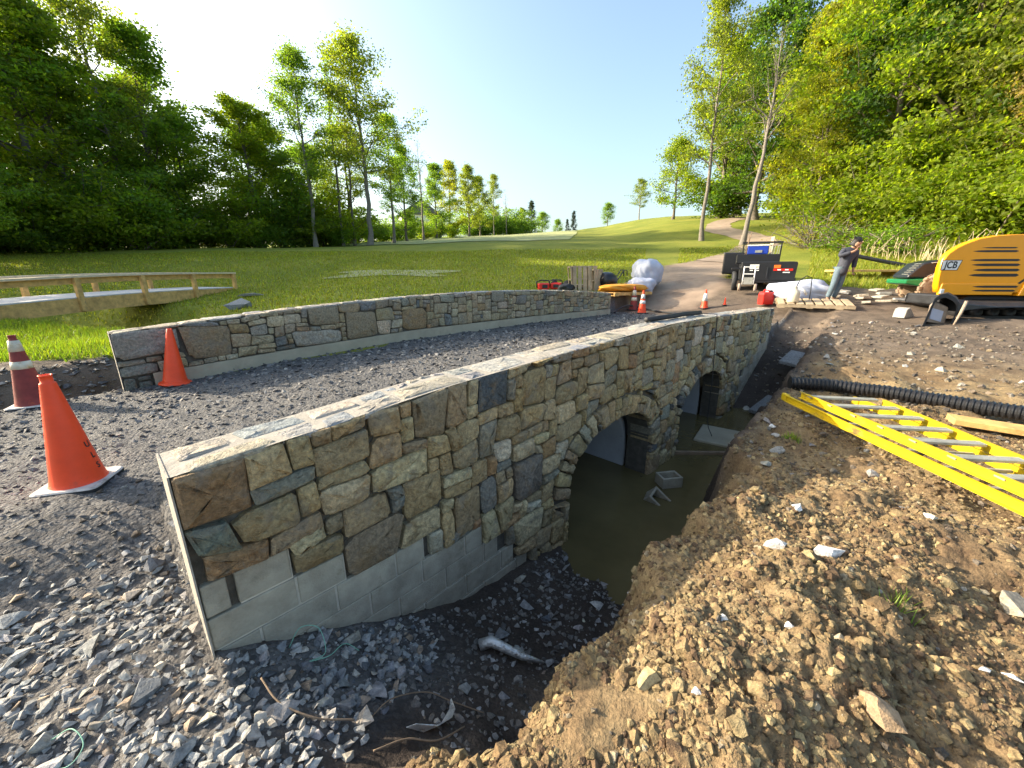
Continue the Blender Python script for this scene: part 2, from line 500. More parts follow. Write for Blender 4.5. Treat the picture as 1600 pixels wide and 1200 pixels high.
PATH_A, PATH_B, PATH_C = (.25, .185, .135), (.40, .30, .22), (.24, .17, .12)
def ground_mat():
    m, nt, N, L, P = new_mat("ground")
    v = pos_node(nt, 'world')
    at = N.new("ShaderNodeVertexColor"); at.layer_name = "Col"
    sep = N.new("ShaderNodeSeparateColor"); L.new(at.outputs[0], sep.inputs[0])
    gr, ro, he = sep.outputs[0], sep.outputs[1], sep.outputs[2]
    trm = at.outputs["Alpha"]
    a1 = noise(nt, v, 2.2, 6, .7); a2 = noise(nt, v, 14, 5, .7); a3 = noise(nt, v, 60, 4, .7); a4 = noise(nt, v, .35, 5, .6)
    # grass
    g = ramp(nt, a4.outputs["Fac"], [(.3, (.13, .165, .018)), (.5, (.195, .215, .026)), (.72, (.26, .25, .04))]).outputs[0]
    gt = ramp(nt, a2.outputs["Fac"], [(.3, (.62, .68, .6)), (.7, (1.3, 1.25, 1.15))]).outputs[0]
    g = mixc(nt, 1.0, g, gt, 'MULTIPLY')
    # bare soil
    s = ramp(nt, a1.outputs["Fac"], [(.3, (.075, .058, .045)), (.52, (.135, .105, .08)), (.72, (.19, .15, .115))]).outputs[0]
    st = ramp(nt, a3.outputs["Fac"], [(.3, (.6, .6, .6)), (.7, (1.35, 1.33, 1.3))]).outputs[0]
    s = mixc(nt, 1.0, s, st, 'MULTIPLY')
    wet = mixc(nt, 1.0, s, (.46, .46, .50), 'MULTIPLY')
    s = mixc(nt, trm, wet, s)
    # fresh spoil, ochre to red-brown
    h = ramp(nt, a1.outputs["Fac"], [(.28, (.10, .064, .038)), (.48, (.195, .135, .073)), (.70, (.31, .237, .13))]).outputs[0]
    h = mixc(nt, 1.0, h, st, 'MULTIPLY')
    # crushed dark shale
    vo = node(nt, "ShaderNodeTexVoronoi", Scale=46.0); L.new(v, vo.inputs["Vector"])
    r = ramp(nt, vo.outputs["Color"], [(.1, (.05, .052, .056)), (.5, (.105, .105, .108)), (.85, (.21, .205, .20))]).outputs[0]
    r = mixc(nt, .35, r, ramp(nt, a1.outputs["Fac"], [(.35, (.09, .085, .08)), (.65, (.18, .165, .145))]).outputs[0])
    c = mixc(nt, he, s, h)
    c = mixc(nt, ro, c, r)
    c = mixc(nt, gr, c, g)
    ap = N.new("ShaderNodeVertexColor"); ap.layer_name = "Path"
    n1 = noise(nt, v, 1.2, 5, .65); n2 = noise(nt, v, .72, 6, .7)
    pc = ramp(nt, n1.outputs["Fac"], [(.3, PATH_A), (.7, PATH_B)]).outputs[0]
    pc = mixc(nt, ramp(nt, n2.outputs["Fac"], [(.55, (0, 0, 0)), (.67, (1, 1, 1))]).outputs[0], pc, PATH_C)
    c = mixc(nt, ap.outputs[0], c, pc)
    L.new(c, P.inputs["Base Color"])
    P.inputs["Roughness"].default_value = .92
    P.inputs["Specular IOR Level"].default_value = .25
    hh = mth(nt, 'ADD', mth(nt, 'MULTIPLY', a2.outputs["Fac"], .9), mth(nt, 'MULTIPLY', a3.outputs["Fac"], .5))
    hv = mth(nt, 'MULTIPLY', mth(nt, 'MULTIPLY', vo.outputs["Distance"], ro), -.6)
    L.new(bump(nt, mth(nt, 'ADD', hh, hv), .8, .03), P.inputs["Normal"])
    return m
M['ground'] = ground_mat()
ground = link("ground", ground_me, None, M['ground'])
tag(ground, kind="structure")

# smooth interpolation of the finished sheet, used to set things down on it
def gz(x, y):
    i = int(np.clip(np.searchsorted(gx, x) - 1, 0, nx - 2)); j = int(np.clip(np.searchsorted(gy, y) - 1, 0, ny - 2))
    a = (x - gx[i]) / (gx[i + 1] - gx[i]); b = (y - gy[j]) / (gy[j + 1] - gy[j])
    return float((Z[j, i] * (1 - a) + Z[j, i + 1] * a) * (1 - b) + (Z[j + 1, i] * (1 - a) + Z[j + 1, i + 1] * a) * b)
def gz_arr(x, y):
    x = np.asarray(x); y = np.asarray(y)
    i = np.clip(np.searchsorted(gx, x) - 1, 0, nx - 2); j = np.clip(np.searchsorted(gy, y) - 1, 0, ny - 2)
    a = (x - gx[i]) / (gx[i + 1] - gx[i]); b = (y - gy[j]) / (gy[j + 1] - gy[j])
    return (Z[j, i] * (1 - a) + Z[j, i + 1] * a) * (1 - b) + (Z[j + 1, i] * (1 - a) + Z[j + 1, i + 1] * a) * b

# ------------------------------------------------------------------ draped sheets: cart path, mown fairway, tee
def drape(name, pts_uv, mat, lift, nu, nv):
    """pts_uv(u,v)->(x,y) for u,v in 0..1"""
    U, W_ = np.meshgrid(np.linspace(0, 1, nu), np.linspace(0, 1, nv))
    xx, yy = pts_uv(U, W_)
    zz = gz_arr(xx, yy) + lift
    V = np.stack([xx, yy, zz], -1).reshape(-1, 3)
    id_ = np.arange(nu * nv).reshape(nv, nu)
    F = np.stack([id_[:-1, :-1], id_[:-1, 1:], id_[1:, 1:], id_[1:, :-1]], -1).reshape(-1, 4)
    o = link(name, np_mesh(name, V, F, True), None, mat)
    return tag(o, kind="structure")

def polyline_uv(P, Wd):
    P = np.array(P, float); Wd = np.array(Wd, float)
    # Catmull-Rom resample
    Q = []; Ws = []
    PP = np.vstack([2 * P[0] - P[1], P, 2 * P[-1] - P[-2]])
    for i in range(1, len(PP) - 2):
        for k in np.linspace(0, 1, 12, endpoint=False):
            a, b, c, d = PP[i - 1], PP[i], PP[i + 1], PP[i + 2]
            Q.append(.5 * ((2 * b) + (c - a) * k + (2 * a - 5 * b + 4 * c - d) * k * k + (3 * b - a - 3 * c + d) * k ** 3))
            Ws.append(Wd[i - 1] + (Wd[i] - Wd[i - 1]) * k)
    Q.append(P[-1]); Ws.append(Wd[-1])
    Q = np.array(Q); Ws = np.array(Ws)
    D = np.gradient(Q, axis=0); D /= np.linalg.norm(D, axis=1)[:, None]
    Nn = np.stack([D[:, 1], -D[:, 0]], 1)
    s = np.linspace(0, 1, len(Q))
    def f(U, V_):
        qx = np.interp(V_, s, Q[:, 0]); qy = np.interp(V_, s, Q[:, 1]); w = np.interp(V_, s, Ws)
        nx_ = np.interp(V_, s, Nn[:, 0]); ny_ = np.interp(V_, s, Nn[:, 1])
        o = (U - .5) * w + .12 * vn(V_ * 40, U * 2, 61) * (np.abs(U - .5) > .4)
        return qx + nx_ * o, qy + ny_ * o
    return f

M['path'] = simple("sandy_path", (.333, .25, .183), .95, var=.25, scale=1.2, bmp=.5, bscale=16, coord='world', dirt=(PATH_C, .55))
def fairway_mat(name, c1, c2):
    m, nt, N, L, P = new_mat(name)
    v = pos_node(nt, 'world')
    a = noise(nt, v, .3, 5, .6); b = noise(nt, v, 9, 4, .7)
    c = ramp(nt, a.outputs["Fac"], [(.3, c1), (.7, c2)]).outputs[0]
    c = mixc(nt, 1.0, c, ramp(nt, b.outputs["Fac"], [(.3, (.75, .78, .75)), (.7, (1.2, 1.18, 1.15))]).outputs[0], 'MULTIPLY')
    L.new(c, P.inputs["Base Color"]); P.inputs["Roughness"].default_value = .9
    P.inputs["Specular IOR Level"].default_value = .3
    L.new(bump(nt, b.outputs["Fac"], .5, .03), P.inputs["Normal"])
    return m
M['fairway'] = fairway_mat("mown_fairway", (.30, .32, .13), (.37, .38, .17))
M['tee'] = fairway_mat("mown_tee", (.28, .29, .13), (.34, .34, .17))

# ------------------------------------------------------------------ stone walls
PAL_WALL = [((.46, .345, .18), 36), ((.39, .30, .175), 24), ((.52, .42, .25), 18), ((.33, .295, .22), 9), ((.25, .24, .20), 5), ((.12, .125, .12), 3), ((.40, .25, .125), 4), ((.54, .48, .36), 5)]
PAL_FAR = [((.43, .345, .215), 30), ((.37, .31, .21), 26), ((.49, .415, .29), 20), ((.32, .295, .24), 12), ((.19, .19, .18), 4), ((.41, .28, .155), 6)]
PAL_COP = [((.38, .345, .285), 30), ((.34, .33, .31), 30), ((.42, .365, .28), 15), ((.27, .285, .30), 20)]
PAL_RUB = [((.29, .295, .29), 34), ((.38, .365, .345), 30), ((.14, .15, .165), 14), ((.44, .40, .34), 12), ((.33, .25, .18), 6), ((.20, .205, .21), 14)]
def pick(pal, rg=rng):
    w = np.array([p[1] for p in pal], float); c = np.array(pal[rg.choice(len(pal), p=w / w.sum())][0])
    return np.clip(c * rg.uniform(.82, 1.15) * rg.uniform(.96, 1.04, 3), .02, .9)

SIZES = [((4, 3), 5), ((3, 3), 8), ((3, 2), 18), ((2, 2), 20), ((4, 2), 8), ((2, 3), 8), ((2, 1), 14), ((3, 1), 9), ((1, 2), 4), ((1, 1), 5), ((5, 3), 2), ((4, 1), 3)]
def pack(nc, nr, free, rg, sizes=SIZES):
    occ = ~free.copy(); out = []
    w = np.array([s[1] for s in sizes], float); w /= w.sum()
    for r in range(nr):
        for c in range(nc):
            if occ[r, c]: continue
            order = rg.choice(len(sizes), len(sizes), False, p=w)
            for k in order:
                cw, ch = sizes[k][0]
                if c + cw <= nc and r + ch <= nr and not occ[r:r + ch, c:c + cw].any():
                    occ[r:r + ch, c:c + cw] = True; out.append((c, c + cw, r, r + ch)); break
            else:
                occ[r, c] = True; out.append((c, c + 1, r, r + 1))
    return out

def outline(sa, sb, za, zb, rg, gap=.004, npt=16):
    a = (sb - sa) / 2 - gap; b = (zb - za) / 2 - gap
    e = rg.uniform(5, 16)
    th = np.linspace(0, 2 * math.pi, npt, endpoint=False) + math.pi / npt
    x = np.sign(np.cos(th)) * np.abs(np.cos(th)) ** (2 / e); y = np.sign(np.sin(th)) * np.abs(np.sin(th)) ** (2 / e)
    kq = np.where(rg.random(4) < .45, rg.uniform(.78, .92, 4), rg.uniform(.93, 1.03, 4)); q = ((th % (2 * math.pi)) // (math.pi / 2)).astype(int)
    k = 1 - (1 - kq[q]) * np.abs(np.sin(2 * th)) ** .8
    jit = 1 + rg.uniform(-.05, .03, npt)
    return np.stack([(sa + sb) / 2 + x * k * jit * a, (za + zb) / 2 + y * k * jit * b], 1)

def dome(Q, mapf, prot, depth, rg, back=False):
    """a stone: side wall, rounded arris and an uneven cleft face"""
    n = len(Q); c = Q.mean(0); ext = np.ptp(Q, 0)
    tx, ty = rg.uniform(-.9, .9, 2) * prot
    def h(P, base, jit): return base + ((P[:, 0] - c[0]) / ext[0] * tx + (P[:, 1] - c[1]) / ext[1] * ty) * (base > 0) + rg.uniform(-jit, jit, len(P))
    rings = []
    small = min(ext)
    r1 = c + (Q - c) * 1.0
    ins = min(.018, small * .16)
    d = (Q - c); L = np.linalg.norm(d, axis=1)[:, None]
    r2 = c + d * (1 - ins / np.maximum(L, 1e-4))
    an_ = np.arctan2(d[:, 1] / ext[1], d[:, 0] / ext[0])
    r3 = c + np.stack([np.cos(an_) * ext[0], np.sin(an_) * ext[1]], 1) * rg.uniform(.24, .34) + rg.uniform(-.03, .03, (n, 2)) * ext
    rings.append((r1, np.full(n, -depth)))
    rings.append((r1, h(r1, prot * .25, .002)))
    rings.append((r2, h(r2, prot * .85, .004)))
    rings.append((r3, h(r3, prot * 1.0, min(.011, prot * .42))))
    V = []
    for P, hh in rings:
        for (s, z), q in zip(P, hh): V.append(mapf(s, z, q))
    V.append(mapf(c[0], c[1], prot * rg.uniform(.9, 1.15)))
    F = []
    for k in range(3):
        for i in range(n):
            j = (i + 1) % n
            F.append((k * n + i, k * n + j, (k + 1) * n + j, (k + 1) * n + i))
    for i in range(n): F.append((3 * n + i, 3 * n + (i + 1) % n, 4 * n))
    return V, F

def area(Q):
    x, y = Q[:, 0], Q[:, 1]
    return .5 * abs(np.dot(x, np.roll(y, -1)) - np.dot(y, np.roll(x, -1)))

def add_stones(parent, items, name, mat, matc, cap=300):
    """items: (V, F, colour); the ones that show largest become parts, the rest one joined part"""
    def show(it):
        p = np.mean(np.array(it[0]), 0); d = np.linalg.norm(p - np.array([0, 0, H])); return it[3] / d ** 2
    items = sorted(items, key=show, reverse=True)
    for V, F, c, ar in items[:cap]:
        me = bpy.data.meshes.new(name); me.from_pydata(V, [], F); me.materials.append(mat)
        me.polygons.foreach_set("use_smooth", [k_ >= 32 for k_ in range(len(F))]); me.update()
        o = link(name, me, parent); o.color = (*c, 1)
    if len(items) > cap:
        VV = []; FF = []; CC = []
        for V, F, c, ar in items[cap:]:
            b = len(VV); VV += V; FF += [tuple(i + b for i in f) for f in F]; CC += [(*c, 1)] * len(V)
        me = bpy.data.meshes.new("small_" + name + "s"); me.from_pydata(VV, [], FF); me.materials.append(matc)
        me.polygons.foreach_set("use_smooth", [False] * len(FF))
        at = me.color_attributes.new("Col", 'FLOAT_COLOR', 'POINT'); at.data.foreach_set("color", np.array(CC, np.float32).ravel()); me.update()
        tag(link("small_" + name + "s", me, parent), kind="stuff")

def warp2(s, z, amp=1.0, sd=0):
    return (s + amp * (.042 * vn(s * 2.9, z * 2.9, 71 + sd) + .022 * vn(s * 7, z * 7, 73 + sd)),
            z + amp * (.036 * vn(s * 2.9, z * 2.9, 75 + sd) + .020 * vn(s * 7, z * 7, 77 + sd)))

# ---- near wall with the two arched openings
near = empty("stone_bridge_wall", (0, 0, 0), 0, "long near stone wall with two arched culvert openings above the muddy trench", "stone wall")
LN = 10.22; TH = .31; ZB = -1.12; ZS = -.45; RISE = .57
P_, Q_ = 2.5, 2.3
def arch_z(dt, hw, rise=RISE):
    k = np.clip(1 - np.abs(dt / hw) ** P_, 0, 1); return ZS + rise * k ** (1 / Q_)
def inside_arch(t, z, off=0.0):
    for tc, hw in ARCH:
        dt = t - tc
        if z < ZS:
            if abs(dt) < hw: return tc, hw
        elif abs(dt) < hw + off and z < arch_z(dt, hw + off, RISE + off): return tc, hw
    return None
RING = .25
CM_L = [(.335, .36), (.16, .61), (-.015, 1.11), (-.18, 1.61), (-.345, 1.77), (-.52, 1.95), (-.70, 2.12), (-.88, 2.3)]
CM_R = [(.33, 9.95), (.16, 9.45), (-.01, 8.95), (-.18, 8.52), (-.345, 8.40), (-.52, 8.32), (-.70, 8.25), (-.88, 8.2)]
CH_ = .172
def cm_top(t):
    top = -9
    for z, te in CM_L:
        if t < te: top = max(top, z)
    for z, te in CM_R:
        if t > te: top = max(top, z)
    return top
def near_map(s, z, h): return wp(s, h, z)
CW, CHH = .088, .083
nc = int(round(LN / CW)); 
rows = int(round((.87 - ZB) / CHH))
def row_z(s, r): return ZB + (float(near_top(s)) - .012 - ZB) * r / rows
free = np.ones((rows, nc), bool)
for r in range(rows):
    for c in range(nc):
        s = (c + .5) * CW; z = row_z(s, r + .5)
        if z < cm_top(s) - .01 or inside_arch(s, z, RING * .93 if z > ZS else 0): free[r, c] = False
forced = []
# the large stones that stand out at the near end
for s0, s1, z0, z1, colr in [(0, .27, .62, .87, (.30, .20, .11)), (0, .17, .44, .62, (.19, .215, .17)), (0, .26, .34, .44, (.33, .21, .11)), (.19, .44, .47, .60, (.36, .29, .16)),
                             (.62, .98, -.01, .24, (.27, .21, .14)), (.36, .60, .16, .32, (.33, .25, .13)), (1.90, 2.30, -.14, .19, (.20, .17, .14)), (.55, .80, .62, .80, (.37, .29, .165)),
                             (1.33, 1.60, .33, .56, (.37, .29, .17)), (1.30, 1.62, -.10, .16, (.33, .24, .135)), (2.05, 2.28, .62, .86, (.36, .28, .15)), (1.05, 1.30, .70, .93, (.30, .24, .15)),
                             (1.62, 1.86, .74, .95, (.10, .11, .115)), (1.72, 2.0, .42, .62, (.35, .27, .15))]:
    c0, c1 = int(round(s0 / CW)), int(round(s1 / CW))
    sc = (s0 + s1) / 2
    f = lambda z: int(round((z - ZB) / ((float(near_top(sc)) - ZB) / rows)))
    r0, r1 = f(z0), min(rows, f(z1))
    if free[r0:r1, c0:c1].all() and r1 > r0 and c1 > c0:
        free[r0:r1, c0:c1] = False; forced.append((c0, c1, r0, r1, colr))
rg = np.random.default_rng(4)
recs = [(a, b, c, d, None) for a, b, c, d in pack(nc, rows, free, rg)] + forced
items = []
for c0, c1, r0, r1, fc in recs:
    sa, sb = c0 * CW, c1 * CW; sc = (sa + sb) / 2
    za, zb = row_z(sc, r0), row_z(sc, r1)
    b0 = max(cm_top(q) for q in (sa + .01, sc, sb - .01))
    if b0 + .004 < za < b0 + CHH * 1.1: za = b0 + .004      # bed the lowest stones right on the blocks
    Q = outline(sa, sb, za, zb, rg, .0015)
    ws, wz = warp2(Q[:, 0], Q[:, 1]); Q = np.stack([ws, wz], 1)
    # follow the hump and stop at the top, the ends, the blocks and the arch rings
    Q[:, 1] += np.array([(float(near_top(q)) - float(near_top(sc))) * (zc - ZB) / (1.0 - ZB) for q, zc in zip(Q[:, 0], Q[:, 1])])
    Q[:, 0] = np.clip(Q[:, 0], .004, LN - .004)
    tops = near_top(Q[:, 0]) - .010
    if r1 == rows: Q[:, 1] = np.where(Q[:, 1] > (za + zb) / 2, np.maximum(Q[:, 1], tops - .012), Q[:, 1])
    Q[:, 1] = np.minimum(Q[:, 1], tops)
    zc = Q[:, 1].mean(); sc2 = Q[:, 0].mean()
    ok = True
    for i in range(len(Q)):
        for _ in range(3):
            t_, z_ = Q[i]
            ct = cm_top(t_)
            if z_ < ct + .006:
                if zc > ct: Q[i, 1] = ct + .006
                else:  # the step is beside the stone
                    Q[i, 0] += (.02 if sc2 > t_ else -.02)
        hit_ = inside_arch(Q[i, 0], Q[i, 1], RING if Q[i, 1] > ZS else 0)
        if hit_:
            tc, hw = hit_
            cpt = np.array([tc, ZS]); dv = Q[i] - cpt
            if Q[i, 1] < ZS: Q[i, 0] = tc + math.copysign(hw + .003, dv[0])
            else:
                k = 1.0
                while inside_arch(*(cpt + dv * k), RING) and k < 3: k += .03
                Q[i] = cpt + dv * k
    ar = area(Q)
    full = (sb - sa) * (zb - za)
    base_ = max(cm_top(q) for q in (sa + .01, sc, sb - .01))
    if ar < .72 * full and za < base_ + .03:            # squeezed against the blocks: lay a smaller stone that fits
        za2 = max(za, base_) + .005
        if zb - za2 > .035: Q = outline(sa + .003, sb - .003, za2, zb - .003, rg, .0015)
        else: continue
        ar = area(Q)
    if ar < .0012 or ar > .30: continue
    pr = rg.uniform(.012, .034)
    V_, F_ = dome(Q, near_map, pr, .07, rg)
    items.append((V_, F_, np.array(fc) * 1.0 if fc else pick(PAL_WALL, rg), ar))
add_stones(near, items, "stone", M['wallstone'], M['wallstone_c'], 300)

# ---- voussoirs round each arch
vitems = []
for tc, hw in ARCH:
    ph = np.linspace(math.pi, 0, 400)
    tt = tc + hw * np.sign(np.cos(ph)) * np.abs(np.cos(ph)) ** (2 / P_); zz_ = ZS + RISE * np.abs(np.sin(ph)) ** (2 / Q_)
    L = np.concatenate([[0], np.cumsum(np.hypot(np.diff(tt), np.diff(zz_)))])
    nv = int(L[-1] / .105); cuts = np.sort(np.linspace(0, L[-1], nv + 1) + np.r_[0, rg.uniform(-.03, .03, nv - 1), 0])
    ctr = np.array([tc, ZS - .25])
    def at(l): return np.array([np.interp(l, L, tt), np.interp(l, L, zz_)])
    for a, b in zip(cuts[:-1], cuts[1:]):
        ln = RING * rg.uniform(.82, 1.06)
        pa, pb = at(a + .005), at(b - .005)
        na = pa - ctr; na /= np.linalg.norm(na); nb = pb - ctr; nb /= np.linalg.norm(nb)
        qa, qb = pa + na * ln, pb + nb * ln
        if rg.random() < .3:                       # two shorter stones instead of one
            f = rg.uniform(.4, .6); pieces = [(0, f - .02), (f + .02, 1)]
        else: pieces = [(0, 1)]
        for f0, f1 in pieces:
            c4 = [pa + na * ln * f0, pb + nb * ln * f0, pb + nb * ln * f1, pa + na * ln * f1]
            Q = []
            for i in range(4):
                u, w = c4[i], c4[(i + 1) % 4]
                for k in (.1, .36, .64, .9): Q.append(u + (w - u) * k)
            Q = np.array(Q); cc = Q.mean(0); Q = cc + (Q - cc) * (1 + rg.uniform(-.04, .02, (len(Q), 1)))
            V_, F_ = dome(Q, near_map, rg.uniform(.012, .035), .27, rg)
            vitems.append((V_, F_, pick(PAL_WALL, rg) * .92, area(Q)))
    # jamb stones below the springing, seen in the reveal
add_stones(near, vitems, "arch_stone", M['wallstone'], M['wallstone_c'])

# ---- cinder block courses at both ends
bm_items = []
for rows_, left in ((CM_L, True), (CM_R, False)):
    for k, (zt, te) in enumerate(rows_):
        s = 0.004 if left else te + .004
        end = te - .004 if left else LN - .004
        first = True
        while s < end - .03:
            ln = .355
            if first: ln = (.10 if k == 0 else (.36 if k % 2 else .18)); first = False
            e = min(s + ln, end)
            if end - e < .07: e = end
            mb = MB()
            V = []
            g = .020 if (k == 0 and left and s > .05 and s < .2) else .0
            s0 = s + g
            for h in (-.08, -.006):
                V += [wp(s0, h, zt - CH_ + .007), wp(e - .007, h, zt - CH_ + .007), wp(e - .007, h, zt - .003), wp(s0, h, zt - .003)]
            mb.add(V, [(4, 5, 6, 7), (0, 1, 5, 4), (1, 2, 6, 5), (2, 3, 7, 6), (3, 0, 4, 7)])
            mb.build("cinder_block", M['block'], near, .006, 2)
            s = e + .004
# ---- core, mortar bed, culvert pipes
mb = MB()
ss = sorted(set(list(np.linspace(0.0, LN, 103)) + [tc + s * hw * f for tc, hw in ARCH for s in (-1, 1) for f in (1.0001, .9999, .99, .96, .9, .8)]))
Vc = []; Fc = []
for s in ss:
    ia = None
    for tc, hw in ARCH:
        if abs(s - tc) < hw: ia = (tc, hw)
    zb = arch_z(s - ia[0], ia[1]) if ia else ZB - .2
    zb = float(zb); zt = float(near_top(s)) - .012
    Vc += [wp(s, -.034, zb), wp(s, -.034, zt), wp(s, -TH, zt), wp(s, -TH, zb)]
for i in range(len(ss) - 1):
    a = i * 4; b = a + 4
    for k in range(4): Fc.append((a + k, b + k, b + (k + 1) % 4, a + (k + 1) % 4))
Fc.append((0, 1, 2, 3)); m_ = (len(ss) - 1) * 4; Fc.append((m_ + 3, m_ + 2, m_ + 1, m_))
mb.add(Vc, Fc).build("mortar_core", M['mortar'], near)
mb = MB()   # block mortar, a little proud of the core
for rows_, left in ((CM_L, True), (CM_R, False)):
    for k, (zt, te) in enumerate(rows_):
        a, b = ((0.132 if k == 0 else 0.002), te - .006) if left else (te + .006, LN - .002)
        V = []
        for h in (-.05, -.013 - .0004 * k): V += [wp(a, h, zt - CH_ - .004), wp(b, h, zt - CH_ - .004), wp(b, h, zt - .0065), wp(a, h, zt - .0065)]
        mb.add(V, [(4, 5, 6, 7), (0, 1, 5, 4), (1, 2, 6, 5), (2, 3, 7, 6), (3, 0, 4, 7)])
mb.build("block_mortar", M['blockmortar'], near)
# end cap of pale pointing
mb = MB()
for s0, s1 in ((-.007, .0), (LN, LN + .007)):
    V = [];
    for s in (s0, s1):
        zt = float(near_top(np.clip(s, 0, LN))) - .004
        V += [wp(s, .004, ZB), wp(s, -TH, ZB), wp(s, -TH, zt), wp(s, .004, zt)]
    mb.add(V, [(0, 1, 2, 3), (7, 6, 5, 4), (0, 4, 5, 1), (1, 5, 6, 2), (2, 6, 7, 3), (3, 7, 4, 0)])
mb.build("end_pointing", M['mortar_l'], near)
for (tc, hw), pr_ in zip(ARCH, (.80, .84)):
    mb = MB(); n_ = 40
    pc = tc + .10; zc_ = -.74
    V = []; F_ = []
    for h in (-.36, -5.0):
        for rr in (pr_ + .09, pr_):
            for k in range(n_):
                a = 2 * math.pi * k / n_; V.append(wp(pc + rr * math.cos(a), h, zc_ + rr * math.sin(a)))
    for k in range(n_):
        j = (k + 1) % n_
        F_.append((k, j, n_ + j, n_ + k)); F_.append((n_ + k, n_ + j, 3 * n_ + j, 3 * n_ + k)); F_.append((k, 2 * n_ + k, 2 * n_ + j, j))
    mb.add(V, F_, True); mb.build("culvert_pipe", M['pipe_concrete'], near)

def coping(parent, L, topf, mapf, n_out, n_in, rg, name, pal, mat, matc, sd):
    nr = 4; ch = abs(n_in - n_out) / nr; cw = .095; nc = int(L / cw)
    its = []
    sz = [((4, 4), 5), ((5, 4), 4), ((3, 2), 9), ((4, 2), 8), ((5, 2), 4), ((3, 3), 6), ((5, 3), 4), ((3, 4), 5), ((2, 2), 4)]
    for c0, c1, r0, r1 in pack(nc, nr, np.ones((nr, nc), bool), rg, sz):
        Q = outline(c0 * cw, c1 * cw, r0 * ch, r1 * ch, rg, .007)
        s_, z_ = warp2(Q[:, 0], Q[:, 1], .8, sd); Q = np.stack([np.clip(s_, .003, L - .003), np.clip(z_, 0.002, nr * ch - .002)], 1)
        if area(Q) < .0015: continue
        V_, F_ = dome(Q, lambda s, w, h: mapf(s, n_out - w if n_in < n_out else n_out + w, float(topf(s)) + h), rg.uniform(.004, .013), .02, rg)
        its.append((V_, F_, pick(pal, rg), area(Q)))
    add_stones(parent, its, name, mat, matc, 300)
coping(near, LN, lambda s: near_top(s) - .012, lambda s, n, z: wp(s, n, z), .012, -TH, rg, "coping_stone", PAL_COP, M['coping'], M['wallstone_c'], 20)
mb = MB(); V = []; F_ = []
sl = np.linspace(0, LN, 60)
for s in sl: V += [wp(s, .0, float(near_top(s)) - .008), wp(s, -TH + .004, float(near_top(s)) - .008)]
for i in range(len(sl) - 1): F_.append((2 * i, 2 * i + 1, 2 * i + 3, 2 * i + 2))
mb.add(V, F_).build("top_pointing", M['mortar_l'], near)

# ---- far wall on its concrete footing
far = empty("stone_parapet_wall", (0, 0, 0), 0, "far stone parapet wall on a concrete footing across the gravel roadway", "stone wall")
LF = 11.8; FO = np.array([-4.87, 4.78])
def fp(s, n, z): return (FO[0] + WD[0] * s + WN[0] * n, FO[1] + WD[1] * s + WN[1] * n, z)
def far_bot(s): return road_z(np.asarray(s)) + .175
CWf, RF = .085, 8
ncf = int(round(LF / CWf))
free = np.ones((RF, ncf), bool); forced = []
for c0, c1, r0, r1, colr in [(0, 8, 3, 8, (.31, .285, .245)), (8, 14, 1, 7, (.31, .235, .15)), (24, 33, 0, 3, (.40, .36, .29)), (27, 33, 4, 8, (.31, .26, .18)), (34, 41, 0, 6, (.31, .25, .165)), (8, 13, 7, 8, (.30, .29, .27)), (47, 54, 0, 5, (.33, .235, .13)), (0, 4, 0, 2, (.27, .26, .22))]:
    free[r0:r1, c0:c1] = False; forced.append((c0, c1, r0, r1, colr))
rg2 = np.random.default_rng(8)
its = []
for c0, c1, r0, r1, fc in [(a, b, c, d, None) for a, b, c, d in pack(ncf, RF, free, rg2)] + forced:
    sa, sb = c0 * CWf, c1 * CWf; sc = (sa + sb) / 2
    k = lambda s, r: float(far_bot(s)) + (float(far_top(s)) - .012 - float(far_bot(s))) * r / RF
    za, zb = k(sc, r0), k(sc, r1)
    Q = outline(sa, sb, za, zb, rg2, .0015)
    s_, z_ = warp2(Q[:, 0], Q[:, 1], .75, 40); Q = np.stack([np.clip(s_, .004, LF - .004), z_], 1)
    Q[:, 1] = np.clip(Q[:, 1], [float(far_bot(q)) + .004 for q in Q[:, 0]], [float(far_top(q)) - .010 for q in Q[:, 0]])
    if area(Q) < .0012: continue
    V_, F_ = dome(Q, lambda s, z, h: fp(s, h, z), rg2.uniform(.012, .03), .07, rg2)
    its.append((V_, F_, np.array(fc) if fc else pick(PAL_FAR, rg2), area(Q)))
add_stones(far, its, "stone", M['wallstone'], M['wallstone_c'], 300)
coping(far, LF, lambda s: far_top(s) - .012, lambda s, n, z: fp(s, n, z), .012, -TH, rg2, "coping_stone", PAL_COP, M['coping'], M['wallstone_c'], 60)
mb = MB(); Vc = []; Fc = []
sl = np.linspace(0, LF, 80)
for s in sl:
    zt = float(far_top(s)) - .009
    Vc += [fp(s, -.034, -.8), fp(s, -.034, zt), fp(s, -TH, zt), fp(s, -TH, -.8)]
for i in range(len(sl) - 1):
    a = i * 4; b = a + 4
    for k in range(4): Fc.append((a + k, b + k, b + (k + 1) % 4, a + (k + 1) % 4))
Fc.append((0, 1, 2, 3)); m_ = (len(sl) - 1) * 4; Fc.append((m_ + 3, m_ + 2, m_ + 1, m_))
mb.add(Vc, Fc).build("mortar_core", M['mortar'], far)
mb = MB(); Vc = []; Fc = []
sl = np.linspace(.30, LF - .02, 80)
for s in sl:
    zt = float(far_bot(s)) - .002
    Vc += [fp(s, .03, -.5), fp(s, .03, zt), fp(s, -.05, zt), fp(s, -.05, -.5)]
for i in range(len(sl) - 1):
    a = i * 4; b = a + 4
    for k in range(3): Fc.append((a + k, b + k, b + (k + 1) % 4, a + (k + 1) % 4))
Fc.append((0, 1, 2, 3)); m_ = (len(sl) - 1) * 4; Fc.append((m_ + 3, m_ + 2, m_ + 1, m_))
